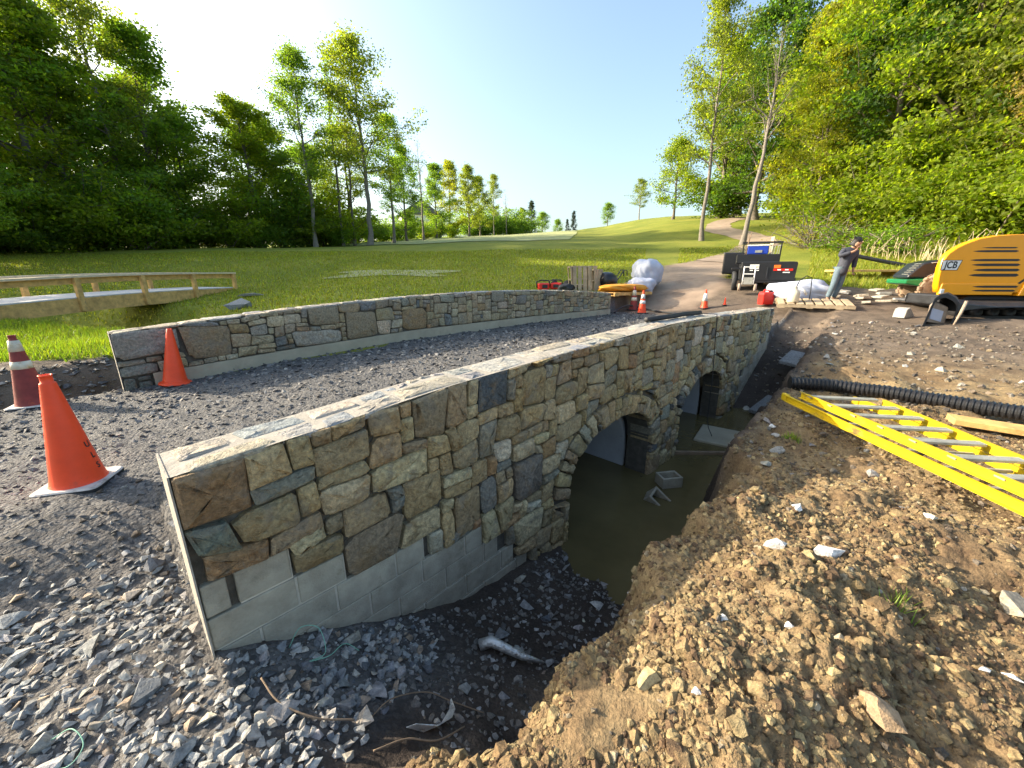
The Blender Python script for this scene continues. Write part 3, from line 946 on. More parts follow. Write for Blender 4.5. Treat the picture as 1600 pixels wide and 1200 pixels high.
mb.add(Vc, Fc).build("concrete_footing", M['concrete'], far)
# rough stones exposed at the near end, beside the footing
for s0, s1, z0, z1 in ((.0, .13, -.04, .165), (.14, .28, -.04, .10), (.14, .285, .10, .168)):
    Q = outline(s0, s1, z0 + .17, z1 + .17, rg2, .006)
    V_, F_ = dome(Q, lambda s, z, h: fp(s, h, z), .02, .06, rg2)
    me = bpy.data.meshes.new("stone"); me.from_pydata(V_, [], F_); me.materials.append(M['wallstone']); o = link("stone", me, far); o.color = (.16, .165, .14, 1)
mb = MB(); V = []
for s in (-.007, .0):
    zt = float(far_top(max(s, 0))) - .004
    V += [fp(s, .004, -.5), fp(s, -TH, -.5), fp(s, -TH, zt), fp(s, .004, zt)]
mb.add(V, [(0, 1, 2, 3), (7, 6, 5, 4), (0, 4, 5, 1), (1, 5, 6, 2), (2, 6, 7, 3), (3, 7, 4, 0)])
mb.build("end_pointing", M['mortar_l'], far)

# ------------------------------------------------------------------ water
def water_mat(name, body, clear, rgh=.06):
    m, nt, N, L, P = new_mat(name)
    v = pos_node(nt, 'world')
    a = noise(nt, v, 1.1, 4, .6); b = noise(nt, v, 9, 3, .5)
    c = ramp(nt, a.outputs["Fac"], [(.35, tuple(x * .7 for x in body)), (.65, body)]).outputs[0]
    L.new(c, P.inputs["Base Color"]); P.inputs["Roughness"].default_value = rgh
    P.inputs["IOR"].default_value = 1.33
    P.inputs["Alpha"].default_value = clear
    L.new(bump(nt, b.outputs["Fac"], .12, .02), P.inputs["Normal"])
    return m
M['water'] = water_mat("muddy_water", (.165, .13, .058), .86)
M['pond'] = water_mat("stream_water", (.03, .032, .024), .9, .05)
mb = MB()
mb.add([wp(1.5, 1.6, -.89), wp(1.5, -5.2, -.89), wp(9.2, -5.2, -.89), wp(9.2, 1.6, -.89)], [(0, 3, 2, 1)])
tag(mb.build("trench_water", M['water']), kind="structure")
mb = MB()
mb.add([(-24, 12, -.42), (-24, 18, -.42), (-4, 13, -.42), (.5, 9.4, -.42), (-1.2, 7.6, -.42), (-8, 8.5, -.42)], [(0, 5, 4, 3, 2, 1)])
tag(mb.build("stream_water", M['pond']), kind="structure")

# ------------------------------------------------------------------ paints and plastics
M['orange'] = simple("orange_plastic", (.86, .065, .010), .5, var=.12, scale=6, bmp=.08, dirt=((.50, .065, .03), .60))
M['orange_old'] = simple("weathered_maroon_plastic", (.24, .035, .03), .7, var=.4, scale=7, bmp=.15, dirt=((.55, .10, .03), .60))
M['collar'] = simple("reflective_white", (.70, .70, .67), .45, var=.12, scale=9, bmp=.05, dirt=((.45, .40, .30), .62))
M['collar_old'] = simple("peeling_white", (.62, .58, .46), .6, var=.25, scale=11, bmp=.3, dirt=((.40, .30, .15), .52))
M['conebase'] = simple("cone_base_white", (.55, .51, .47), .7, var=.2, scale=12, bmp=.3, dirt=((.30, .25, .22), .56))
M['rubber'] = simple("black_rubber", (.022, .023, .026), .65, var=.4, scale=8, bmp=.3, dirt=((.10, .08, .06), .68))
M['ink'] = simple("black_print", (.012, .012, .014), .6, var=.1, bmp=0)
M['pipe_black'] = simple("black_corrugated_plastic", (.013, .013, .015), .42, var=.3, scale=10, bmp=.05, dirt=((.07, .055, .04), .68))
M['ladder'] = simple("yellow_fibreglass", (.62, .43, .010), .45, var=.14, scale=5, bmp=.1, dirt=((.17, .125, .045), .585))
M['ladder_alu'] = simple("weathered_aluminium", (.36, .36, .32), .5, metal=.3, var=.3, scale=9, bmp=.2, dirt=((.22, .19, .14), .58))
M['lumber'] = simple("pressure_treated_lumber", (.62, .375, .125), .8, var=.38, scale=6, bmp=.4, bscale=26, dirt=((.25, .17, .09), .6))
M['lumber_grey'] = simple("weathered_lumber", (.66, .53, .36), .85, var=.25, scale=8, bmp=.4, bscale=30)
M['deck'] = simple("pale_deck_board", (.58, .57, .56), .8, var=.18, scale=7, bmp=.3, bscale=30)
M['pallet'] = simple("pallet_wood", (.44, .34, .22), .85, var=.35, scale=5, bmp=.4, bscale=30, dirt=((.28, .2, .13), .62))
M['yellow'] = simple("yellow_machine_paint", (.86, .345, .003), .30, var=.06, scale=2.5, bmp=.02, dirt=((.70, .31, .01), .70))
M['black_paint'] = simple("black_paint", (.012, .012, .014), .38, var=.3, scale=4, bmp=.05)
M['steel_dark'] = simple("dark_steel", (.035, .037, .042), .5, metal=.4, var=.4, scale=6, bmp=.25, dirt=((.16, .12, .085), .62))
M['mud'] = simple("dried_mud", (.30, .21, .14), .95, var=.35, scale=8, bmp=.9, bscale=25)
M['mudsteel'] = simple("muddy_steel", (.33, .26, .20), .8, var=.3, scale=7, bmp=.4, dirt=((.5, .48, .5), .6))
M['green_paint'] = simple("green_machine_paint", (.012, .16, .055), .35, var=.12, scale=3, bmp=.03)
M['navy'] = simple("dark_hood_plastic", (.012, .016, .024), .35, var=.3, scale=4, bmp=.04)
M['white_plastic'] = simple("white_plastic", (.72, .72, .70), .5, var=.1, scale=5, bmp=.05)
M['red_plastic'] = simple("red_plastic", (.72, .02, .012), .4, var=.12, scale=6, bmp=.04)
M['jug'] = simple("cloudy_jug_plastic", (.62, .54, .40), .5, var=.12, scale=8, bmp=.1)
M['sack'] = simple("white_woven_sack", (.45, .48, .58), .7, var=.12, scale=4, bmp=.8, bscale=9)
M['blue'] = simple("blue_cooler_plastic", (.012, .045, .36), .4, var=.1, scale=4, bmp=.03)
M['silver'] = simple("crumpled_silver_wrap", (.70, .70, .68), .3, metal=.6, var=.3, scale=30, bmp=.9, bscale=60, dirt=((.25, .2, .16), .56))
M['white_stone'] = stone_mat("white_stone", 'obj', amt=.12, stain=(.55, .50, .42), gray=(.45, .45, .45), bmp=.5)
M['wire'] = simple("green_wire", (.20, .42, .30), .5, var=.1, bmp=0)
M['wire_black'] = simple("black_cable", (.012, .012, .014), .5, var=.1, bmp=0)
M['stick'] = simple("dry_stick", (.24, .17, .11), .9, var=.3, scale=14, bmp=.4)
M['housewhite'] = simple("white_clapboard", (.75, .75, .74), .7, var=.05, bmp=0)
M['roof'] = simple("grey_shingle", (.12, .12, .13), .9, var=.2, bmp=.3)
M['redlamp'] = simple("red_lamp_lens", (.55, .02, .01), .25, var=.1, bmp=0)
M['amber'] = simple("orange_lamp_lens", (.75, .16, .02), .25, var=.1, bmp=0)
M['glass'] = simple("dark_glass", (.02, .025, .03), .08, var=.1, bmp=0)

def text_mesh(s, size, name="lettering", bold=0.0):
    cu = bpy.data.curves.new("t", 'FONT'); cu.body = s; cu.size = size; cu.align_x = 'CENTER'; cu.align_y = 'CENTER'; cu.offset = bold
    o = bpy.data.objects.new("t", cu); col.objects.link(o)
    me = bpy.data.meshes.new_from_object(o.evaluated_get(bpy.context.evaluated_depsgraph_get()))
    bpy.data.objects.remove(o); me.name = name
    return me

# ------------------------------------------------------------------ traffic cones
def cone(x, y, h, label, body='orange', base='rubber', collars=(), neck=True, round_base=False, tilt=(0, 0), rz=0.0, group="traffic cones", letters=None, z=None, basew=.36):
    o = empty("traffic_cone", (x, y, gz(x, y) if z is None else z), rz, label, "traffic cone", group)
    o.rotation_euler = (tilt[0], tilt[1], rz)
    s = h / .78
    r0, r1 = .140 * s, .031 * s; zb = .030
    rad = lambda z_: r0 + (r1 - r0) * (z_ - zb) / (h - zb)
    mb = MB()
    if round_base:
        mb.lathe([(.0, .004), (.185 * s, .004), (.19 * s, .014), (.18 * s, .028), (.150 * s, .034), (r0, .05)], 32)
    else:
        w = basew * s; pr = []
        for k in range(24):
            a = 2 * math.pi * (k + .5) / 24; q = 9
            cx, cy = math.copysign(abs(math.cos(a)) ** (2 / q), math.cos(a)) * w / 2, math.copysign(abs(math.sin(a)) ** (2 / q), math.sin(a)) * w / 2
            pr.append((cx, cy))
        V = [(a, b, .0) for a, b in pr] + [(a, b, .018) for a, b in pr] + [(a * .95, b * .95, .026) for a, b in pr]
        n = 24; F = [tuple(range(n - 1, -1, -1)), tuple(range(2 * n, 3 * n))]
        for k in range(n):
            j = (k + 1) % n; F += [(k, j, n + j, n + k), (n + k, n + j, 2 * n + j, 2 * n + k)]
        mb.add(V, F)
    mb.build("base", M[base], o)
    if base == 'conebase':
        mb = MB(); w = basew * s * 1.006; V = [(a * 1.004, b * 1.004, zz) for zz in (-.004, .015) for a, b in pr]
        mb.add(V, [(k, (k + 1) % 24, 24 + (k + 1) % 24, 24 + k) for k in range(24)]).build("base_edge", M['rubber'], o)
    mb = MB()
    prof = [(r0 + .012, .022), (r0 + .004, .034), (r0, .05)]
    top = h - .06 * s
    prof += [(rad(z_), z_) for z_ in np.linspace(.08, top, 10)]
    if neck: prof += [(rad(top) * .98, top + .006), (rad(top) * .78, top + .012), (rad(top) * .76, h - .012), (rad(top) * .84, h - .008), (rad(top) * .84, h), (rad(top) * .66, h), (rad(top) * .62, h - .05)]
    else: prof += [(rad(h) * 1.0, h - .004), (rad(h) * .9, h), (rad(h) * .6, h), (rad(h) * .55, h - .03)]
    mb.lathe(prof, 40, cap=False).build("cone_body", M[body], o)
    for (a, b, mt) in collars:
        z0, z1 = a * h, b * h
        MB().lathe([(rad(z0), z0), (rad(z0) + .003, z0), (rad(z1) + .003, z1), (rad(z1), z1)], 40, cap=False).build("reflective_collar", M[mt], o)
    if letters:
        sl = math.atan2(r0 - r1, h - zb)
        for ch, hf, ang in letters:
            me = text_mesh(ch, .060, "letter", .0015); me.materials.append(M['ink'])
            for v in me.vertices:
                zz_ = hf * h + v.co.y * math.cos(sl); a = R(ang) - rz + v.co.x / rad(zz_)
                rr = rad(zz_) + .0015; v.co = (rr * math.cos(a), rr * math.sin(a), zz_)
            link("letter", me, o)
    return o
cone(-3.10, 2.55, .80, "large orange cone with stencilled letters on a dirty white square base", base='conebase', rz=R(18), letters=[("U", .36, 16), ("L", .255, 17), ("S", .155, 18)])
cone(-5.45, 4.30, .80, "weathered maroon cone with peeling white bands at the left edge", body='orange_old', base='conebase', collars=((.78, .93, 'collar_old'), (.54, .645, 'collar_old')), rz=R(30), neck=True)
cone(-4.42, 5.02, .72, "plain orange cone with round orange base leaning by the far wall end", base='orange', round_base=True, neck=False, tilt=(R(-3), R(4)))
cone(4.32, 13.35, .74, "brighter front cone of the banded pair beyond the far wall", collars=((.64, .84, 'collar'), (.42, .56, 'collar')), rz=R(20))
cone(4.22, 14.0, .80, "duller rear cone of the banded pair beyond the far wall", body='orange_old', collars=((.62, .84, 'collar_old'), (.40, .54, 'collar_old')), rz=R(50))
cone(6.25, 13.1, .60, "single cone with one wide white band behind the near wall top", collars=((.40, .80, 'collar'),), rz=R(10))
cone(6.85, 13.0, .25, "tiny orange marker cone near the red fuel can", neck=False, z=gz(6.85, 13.0) + .02)

# ------------------------------------------------------------------ timber footbridge
fb = empty("timber_footbridge", (0, 0, 0), 0, "low timber footbridge with post and plank railing over the stream at left", "footbridge")
A0 = np.array([-13.9, 8.4]); A1 = np.array([-12.3, 18.2]); AL = np.linalg.norm(A1 - A0); ad = (A1 - A0) / AL; an = np.array([-ad[1], ad[0]])  # an points to the left, away from us
zd = lambda s: .66 + .032 * s + .10 * math.sin(math.pi * s / AL)
def bp(s, w, z): q = A0 + ad * s + an * w; return (q[0], q[1], zd(s) + z)
def strip(a, b, w, z, wd, ht, mat, name):
    ns = max(2, int((b - a) / .8)); pts = np.linspace(a, b, ns + 1); V = []; F = []
    for s in pts: V += [bp(s, w - wd / 2, z - ht / 2), bp(s, w + wd / 2, z - ht / 2), bp(s, w + wd / 2, z + ht / 2), bp(s, w - wd / 2, z + ht / 2)]
    for i in range(ns):
        for k in range(4): F.append((i * 4 + k, i * 4 + 4 + k, i * 4 + 4 + (k + 1) % 4, i * 4 + (k + 1) % 4))
    F += [(3, 2, 1, 0), tuple(ns * 4 + k for k in range(4))]
    return MB().add(V, F).build(name, M[mat], fb)
BW = 1.9
for w in (0.0, BW):
    strip(.2, AL * .5, w, -.24, .07, .42, 'lumber', "side_beam"); strip(AL * .5 + .004, AL - .15, w, -.24, .07, .42, 'lumber', "side_beam")
    strip(0, AL, w, .60, .24, .06, 'lumber_grey', "cap_rail")
    strip(.03, AL - .03, w + (.03 if w == 0 else -.03), .47, .05, .17, 'lumber', "rail_board")
k = 0
for s in np.arange(.2, AL, 1.92):
    for w, o_ in ((-.085, 0), (BW + .085, 0)):
        a = Vector(bp(s, w, -.42)); b = Vector(bp(s, w, .575))
        MB().beam(a, b, .13, .13, (ad[0], ad[1], 0)).build("post", M['lumber'], fb, .006, 1)
s = 0.02
while s < AL - .16:                                     # deck boards laid across
    V = [bp(s + i * .14, -.035 + j * (BW + .07), zz) for zz in (-.035, .0) for j in (0, 1) for i in (0, 1)]
    MB().add(V, [(0, 2, 3, 1), (4, 5, 7, 6), (0, 1, 5, 4), (2, 6, 7, 3), (0, 4, 6, 2), (1, 3, 7, 5)]).build("deck_board", M['deck'], fb)
    s += .146

# ------------------------------------------------------------------ stepladder lying on the spoil
ld = empty("stepladder", (0, 0, 0), 0, "long yellow fibreglass stepladder lying folded on the dug soil", "ladder")
na, nb = np.array([3.36, 4.62]), np.array([3.17, .75]); fa, fb_ = np.array([4.10, 4.46]), np.array([3.42, .75])
def lz(q): return max(.10, gz(q[0], q[1]) + .035)
lz0, lz1 = max(.10, gz(*na) + .05), .17
def rail(a, b, z0, z1, name, inward, hgt=.075):
    d = Vector((b[0] - a[0], b[1] - a[1], z1 - z0)); side = Vector((0, 0, 1)).cross(d.normalized()) * inward; up = Vector((0, 0, 1))
    A = Vector((a[0], a[1], z0)); V = []
    w, t_ = .032, .006
    prof = [(0, 0), (w, 0), (w, t_), (t_, t_), (t_, hgt - t_), (w, hgt - t_), (w, hgt), (0, hgt)]
    for p in (A, A + d): V += [p + side * x + up * z_ for x, z_ in prof]
    n = 8; F = [(i, (i + 1) % n, n + (i + 1) % n, n + i) for i in range(n)] + [(0, 1, 2, 3), (0, 3, 4, 7), (4, 5, 6, 7), (11, 10, 9, 8), (15, 12, 11, 8), (15, 14, 13, 12)]
    MB().add(V, F).build(name, M['ladder'], ld)
rail(na, nb, lz0, lz1, "rear_rail", -1); rail(fa, fb_, lz0 + .01, lz1, "rear_rail", 1)
fo = np.array([.045, .30])
rail(na + fo * [1, -.55], nb + [.035, 0], lz0 + .095, lz1 + .095, "front_rail", -1); rail(fa + fo * [-1.0, -1.1], fb_ - [.03, 0], lz0 + .10, lz1 + .10, "front_rail", 1)
for k, f in enumerate(np.linspace(.07, .97, 12)):
    for lev, zz_, nm in ((0, .04, "brace"), (1, .15, "step")):
        f2 = min(.99, f + lev * .012)
        a = na + (nb - na) * f2 + [.03, 0]; b = fa + (fb_ - fa) * f2 - [.03, 0]; z_ = lz0 + (lz1 - lz0) * f2 + zz_
        MB().beam((a[0], a[1], z_), (b[0], b[1], z_ + .008), .075 if lev else .03, .024).build(nm, M['ladder_alu'], ld, .003, 1)
for a in (na, fa):
    MB().box((a[0], a[1] + .03, lz0 + .04), (.05, .09, .09)).build("foot_pad", M['ladder'], ld, .008, 1)
for k, (px, w_) in enumerate(((1.55, .20), (1.30, .09))):       # worn white stickers on the near rail
    f = (4.62 - px) / 3.87; q = na + (nb - na) * f
    MB().box((q[0] - .0035, q[1], lz0 + (lz1 - lz0) * f + .04), (.003, w_, .045), rz=-.05).build("sticker", M['collar_old'], ld)

# ------------------------------------------------------------------ corrugated pipe
P = [(3.75, 5.25), (4.15, 5.12), (4.5, 4.82), (4.83, 4.43), (5.15, 4.02), (5.45, 3.6), (5.85, 2.9), (6.3, 2.0), (6.7, 1.1)]
P = np.array(P); tt_ = np.linspace(0, len(P) - 1, 240)
px_ = np.interp(tt_, range(len(P)), P[:, 0]); py_ = np.interp(tt_, range(len(P)), P[:, 1])
ker = np.ones(31) / 31
px_ = np.convolve(np.pad(px_, 15, mode='edge'), ker, 'valid'); py_ = np.convolve(np.pad(py_, 15, mode='edge'), ker, 'valid')
L_ = np.concatenate([[0], np.cumsum(np.hypot(np.diff(px_), np.diff(py_)))])
sv = np.arange(0, L_[-1], .0115)
cx_, cy_ = np.interp(sv, L_, px_), np.interp(sv, L_, py_)
czb = np.convolve(np.pad(gz_arr(cx_, cy_), 60, mode='edge'), np.ones(121) / 121, 'valid')
rr_ = np.where((np.arange(len(sv)) // 2) % 2 == 0, .086, .074)
mb = MB(); mb.tube([(a, b, c + .09) for a, b, c in zip(cx_, cy_, czb)], rr_, 20, smooth=False)
tag(mb.build("drain_pipe", M['pipe_black']), "fat black corrugated drain pipe lying behind the yellow ladder", "pipe")

# ------------------------------------------------------------------ excavator
ex = empty("excavator", (10.05, 9.62, .50), R(-3), "yellow excavator with a slotted rounded engine cover at the right edge", "excavator")
out_ = [(0.0, .66), (-.008, .80), (.03, 1.0), (.085, 1.22), (.16, 1.41), (.27, 1.54), (.45, 1.66), (.66, 1.76), (.95, 1.86), (1.33, 1.925), (1.72, 1.95), (2.3, 1.95), (3.0, 1.9), (3.15, 1.8), (3.2, .66)]
out_ = [(x - .30 * (z - .66) * (1 if i < 13 else 0), z) for i, (x, z) in enumerate(out_)]
hx = lambda z: -.30 * (z - .66)
DP = 1.9
mb = MB(); n = len(out_); V = []
cxm, czm = 1.5, 1.1
for (yy, sh, sc, zs) in ((0.0, .0, .975, .975), (.05, .0, .992, .994), (.14, .03, 1, 1), (.6, .55, 1, 1.0), (1.2, 1.35, .98, .96)):
    V += [(cxm + (x - cxm) * sc + sh * max(0, 1 - x / 3.2), yy, czm + (z - czm) * zs if z > .7 else z) for x, z in out_]
F = [tuple(range(n)), tuple(range(5 * n - 1, 4 * n - 1, -1))]
for r in range(4):
    for i in range(n):
        j = (i + 1) % n; F.append((r * n + i, (r + 1) * n + i, (r + 1) * n + j, r * n + j))
mb.add(V, F); mb.sm = [True] * len(mb.sm); mb.sm[0] = False
eo = mb.build("engine_cover", M['yellow'], ex)
# lower counterweight band, set slightly proud
MB().prism([(.02, .60), (.05, .86), (1.72, .86), (1.66, .60)], -.022, .04).build("counterweight", M['yellow'], ex, .015, 2)
MB().prism([(1.79, .58), (1.86, .83), (1.95, 1.0), (3.3, 1.0), (3.3, .58)], -.04, .6).build("side_panel", M['yellow'], ex, .02, 2)
MB().prism([(1.72, .87), (1.86, .995), (1.92, .995), (1.90, .965), (1.78, .85)], -.003, .05).build("panel_gap", M['black_paint'], ex)
MB().lathe([(.0, -.005), (.055, -.005), (.055, .02)], 18, (2.02, -.045, .72), axis='Y').build("lifting_hole", M['black_paint'], ex)
def slot(x0, x1, z_, h_, y_=-.004, par=ex):
    x0 += hx(z_); x1 += hx(z_)
    pr = [(x0, z_), (x0 + .12, z_ + h_ * .35), (x0 + .3, z_ + h_ * .5), (x1 - .06, z_ + h_ * .5), (x1, z_), (x1 - .06, z_ - h_ * .5), (x0 + .3, z_ - h_ * .5), (x0 + .12, z_ - h_ * .35)]
    MB().prism(pr, y_, y_ + .03).build("vent_slot", M['black_paint'], par)  # flat black shapes, their colour standing in for the shade inside recessed vents
for x0, x1, z_, h_ in ((1.0, 1.78, 1.655, .03), (.80, 1.80, 1.58, .045), (.74, 1.84, 1.385, .05), (.77, 1.84, 1.28, .058), (.80, 1.83, 1.165, .06), (.70, 1.81, 1.05, .068)): slot(x0, x1, z_, h_)
for x0, x1, z_, h_ in ((.76, 1.78, .79, .05), (.74, 1.72, .70, .045)): slot(x0, x1, z_, h_, -.026)
pl = [(x + hx(z), z) for x, z in [(.105, 1.17), (.16, 1.375), (.56, 1.375), (.44, 1.17)]]
MB().prism([(x + (-.012 if i in (0, 1) else .018), z_ + (-.012 if i in (0, 3) else .012)) for i, (x, z_) in enumerate(pl)], -.004, .012).build("badge_edge", M['black_paint'], ex)
lg = MB().prism(pl, -.007, .010).build("badge", M['white_plastic'], ex)
me = text_mesh("JCB", .225, "badge_lettering", .006); me.materials.append(M['ink'])
for v in me.vertices:
    x, y = v.co.x, v.co.y; v.co = (.318 + hx(1.272) + x * .80 + (y) * .06, -.0085, 1.272 + y * .95)
link("badge_lettering", me, lg)
MB().box((.085, -.022, .68), (.09, .02, .11)).build("rear_lamp", M['white_plastic'], ex, .01, 1)
MB().box((1.9, .95, .44), (2.4, 1.3, .26)).build("turntable", M['steel_dark'], ex, .04, 2)
mb = MB()                                                        # cab, outside the view on the right
for x in (3.35, 4.75):
    for y in (.1, 1.1): mb.beam((x, y, .7), (x + (.0 if x < 4 else -.15), y, 2.5), .09, .09, (1, 0, 0))
mb.box((4.0, .6, 2.55), (1.5, 1.15, .12)).box((4.0, .6, .75), (1.6, 1.2, .4))
mb.build("cab", M['yellow'], ex, .02, 2)
MB().box((4.02, .6, 1.65), (1.28, .96, 1.5)).build("cab_glass", M['glass'], ex, .03, 2)
def track(y0, name, dx=0.0):
    mb = MB(); prof = []
    for k in range(26):
        a = math.pi / 2 + math.pi * k / 25 ; prof.append((.95 + dx + .27 * math.cos(a), .29 + .27 * math.sin(a)))
    for k in range(26):
        a = -math.pi / 2 + math.pi * k / 25; prof.append((3.4 + dx + .27 * math.cos(a), .29 + .27 * math.sin(a)))
    inn = [(2.2 + dx + (x - 2.2 - dx) * .93, .29 + (z_ - .29) * .72) for x, z_ in prof]
    n = len(prof); V = [(x, y, z_) for y in (y0, y0 + .45) for x, z_ in prof] + [(x, y, z_) for y in (y0, y0 + .45) for x, z_ in inn]; F = []
    for i in range(n):
        j = (i + 1) % n; F += [(i, j, n + j, n + i), (2 * n + i, 3 * n + i, 3 * n + j, 2 * n + j), (i, 2 * n + i, 2 * n + j, j), (n + i, n + j, 3 * n + j, 3 * n + i)]
    tr = mb.add(V, F).build(name, M['rubber'], ex)
    m2 = MB()
    for x in dx + np.linspace(1.25, 3.15, 6): m2.lathe([(.0, y0 + .04), (.12, y0 + .04), (.12, y0 + .40), (.0, y0 + .40)], 14, (x, 0, .17), axis='Y')
    m2.box((2.2 + dx, y0 + .22, .32), (2.3, .30, .16)); m2.build("track_frame", M['steel_dark'], ex)
track(.15, "rubber_track"); track(1.5, "rubber_track", 1.35)
# raised blade: bent end plate, muddy box inside, long dark beam running right
bl = []
arch_p = [(-.52, -.02), (-.47, .30), (-.42, .58), (-.33, .665), (-.2, .69), (.0, .60), (.10, .50), (.13, .36), (.10, .1), (.03, -.06)]
outer = arch_p; inner = [(x * .86 - .025, z_ * .86 + .0) for x, z_ in arch_p]
V = [];
for y in (-1.05, -.55): V += [(x - .58 + (.50 if y > -1 else 0), y, z_) for x, z_ in outer]
for y in (-1.05, -.55): V += [(x - .58 + (.50 if y > -1 else 0), y, z_) for x, z_ in inner]
n = len(outer); F = []
for i in range(n - 1): F += [(i, i + 1, n + i + 1, n + i), (2 * n + i, 3 * n + i, 3 * n + i + 1, 2 * n + i + 1), (i, 2 * n + i, 2 * n + i + 1, i + 1), (n + i, n + i + 1, 3 * n + i + 1, 3 * n + i)]
F += [(0, n, 3 * n, 2 * n), (n - 1, 3 * n - 1, 4 * n - 1, 2 * n - 1)]
MB().add(V, F).build("blade_end", M['steel_dark'], ex, .008, 1)
MB().prism([(-.34, .06), (-.36, .40), (-.27, .50), (.03, .38), (.05, .02)], -.92, -.5, lambda q: (q[0] - .57 + (.38 if q[1] > -.7 else 0), q[1], q[2])).build("mud_filled_box", M['mudsteel'], ex, .02, 2)
MB().prism([(-.31, .14), (-.31, .37), (-.06, .30), (-.06, .07)], -.90, -.86, lambda q: (q[0] - .57, q[1] - .035, q[2])).build("pale_panel", M['sack'], ex)
V = []
for x, z0_, z1_, yy in ((-.42, .30, .56, -.9), (.2, .34, .50, -.7), (.7, .36, .46, -.6), (1.6, .36, .46, -.5), (3.2, .34, .44, -.4)):
    V += [(x, yy - .1, z0_), (x, yy - .1, z1_ - .08), (x, yy + .05, z1_), (x, yy + .55, z1_ + .02), (x, yy + .55, z0_)]
F = [tuple(range(5)), tuple(range(24, 19, -1))]
for r in range(4):
    for i in range(5): F.append((r * 5 + i, r * 5 + (i + 1) % 5, r * 5 + 5 + (i + 1) % 5, r * 5 + 5 + i))
MB().add(V, F).build("blade_beam", M['steel_dark'], ex, .01, 1)
tag(MB().tube([(9.42, 8.50, .50), (9.48, 8.48, .76), (9.56, 8.5, 1.03)], [.012, .028, .03], 7).build("stake", M['mudsteel']), "short muddy stake leaning against the blade of the excavator", "stake")

# ------------------------------------------------------------------ green machine behind the excavator
gm = empty("utility_mower", (11.10, 11.55, .78), R(-22), "green utility machine with dark hood partly behind the excavator", "mower")
hp = [(0.0, .66), (.02, .76), (.28, 1.08), (.55, 1.16), (1.2, 1.19), (1.9, 1.16), (1.9, .74), (.35, .68)]
MB().prism(hp, 0, .9).build("hood", M['navy'], gm, .05, 3)
MB().prism([(-.02, .52), (-.02, .64), (.34, .66), (1.95, .74), (1.95, .44), (1.1, .50), (.7, .44), (.3, .46)], -.03, 1.13).build("lower_body", M['green_paint'], gm, .03, 2)
for k in range(6):
    a = Vector((.02 + .045 * k, 0, .765 + .056 * k)); MB().beam(a + Vector((-.012, -.01, .012)), a + Vector((-.012, .34, .012)), .016, .014, (1, 0, 1)).build("grille_bar", M['ladder_alu'], gm)
MB().beam((.45, -.006, 1.085), (.95, -.006, 1.125), .02, .012).build("hood_trim", M['collar'], gm)
for y in (-.12, 1.0):
    mb = MB(); mb.lathe([(.14, -.13), (.33, -.13), (.40, -.09), (.41, .0), (.40, .09), (.33, .13), (.14, .13)], 22, (.72, y + .1, .40), axis='Y', cap=True)
    for k in range(20):
        a = 2 * math.pi * k / 20; mb.box((.72 + .41 * math.cos(a), y + .1 + (.05 if k % 2 else -.05), .40 + .41 * math.sin(a)), (.05, .15, .10), ry=-a)
    mb.build("muddy_tyre", M['mud'], gm)
    mb = MB(); mb.lathe([(.0, -.14), (.13, -.14), (.13, .14), (.0, .14)], 14, (1.75, y + .1, .32), axis='Y'); mb.build("rear_wheel", M['rubber'], gm)
# ------------------------------------------------------------------ dark truck with trailer tailgate
tk = empty("utility_truck", (7.50, 14.05, .99), R(-27), "dark utility truck with rack and low tailgate parked on the dirt track", "truck"); tk.scale = (.74, .8, 1)
MB().prism([(.36, .36), (.36, .95), (2.42, .95), (2.46, .90), (2.42, .36)], -.1, .0).build("tailgate", M['black_paint'], tk, .015, 2)
MB().box((1.35, 1.5, .66), (2.0, 2.9, .6)).build("cargo_bed", M['steel_dark'], tk, .02, 2)
MB().box((.98, 1.0, 1.06), (1.72, .9, .30)).build("upper_bed", M['black_paint'], tk, .02, 2)
MB().box((1.42, .0, .36), (2.1, .16, .16)).build("bumper", M['black_paint'], tk, .02, 2)
MB().box((1.36, -.12, .62), (.04, .05, .34)).build("latch_bar", M['steel_dark'], tk)
for x in (.35, 1.85):
    MB().beam((x, .9, 1.15), (x, .9, 1.62), .05, .05, (1, 0, 0)).build("rack_post", M['black_paint'], tk)
MB().beam((.3, .9, 1.60), (1.9, .9, 1.60), .06, .06).build("rack_bar", M['black_paint'], tk)
MB().beam((.3, .9, 1.50), (1.9, .9, 1.50), .04, .025).build("rack_bar", M['mudsteel'], tk)
for i, x in enumerate((1.42, 1.50, 1.58, 1.70, 1.78)): MB().beam((x, .86, 1.16), (x + .03, .86, 1.50), .025, .025, (1, 0, 0)).build("rack_slat", M['ladder_alu'], tk)
for i, (x, x2) in enumerate(((.42, .60), (.50, .52))): MB().tube([(x, .8, 1.1), ((x + x2) / 2, .85, 1.5), (x2, .86, 1.95 - .1 * i)], .018, 6).build("tool_handle", M['stick'], tk)
MB().box((.85, -.111, .80), (.36, .012, .14)).build("number_plate", M['white_plastic'], tk)
for k in range(2): MB().box((.76 + .17 * k, -.119, .80), (.13, .006, .07)).build("plate_print", M['lumber_grey'], tk)
MB().box((1.95, -.113, .70), (.72, .02, .07)).build("tail_lamp", M['redlamp'], tk, .005, 1)
MB().box((1.72, -.113, .80), (.24, .02, .10)).build("side_lamp", M['amber'], tk, .005, 1)
for x in (1.80, 2.08): MB().box((x, -.126, .70), (.13, .01, .035)).build("reflector", M['white_plastic'], tk)
MB().box((2.08, -.113, .62), (.26, .012, .03)).build("reflector", M['white_plastic'], tk)
for k, x in enumerate((.75, .98)): MB().box((x, -.111, .685), (.13, .012, .03)).build("reflector", M['white_plastic'], tk)
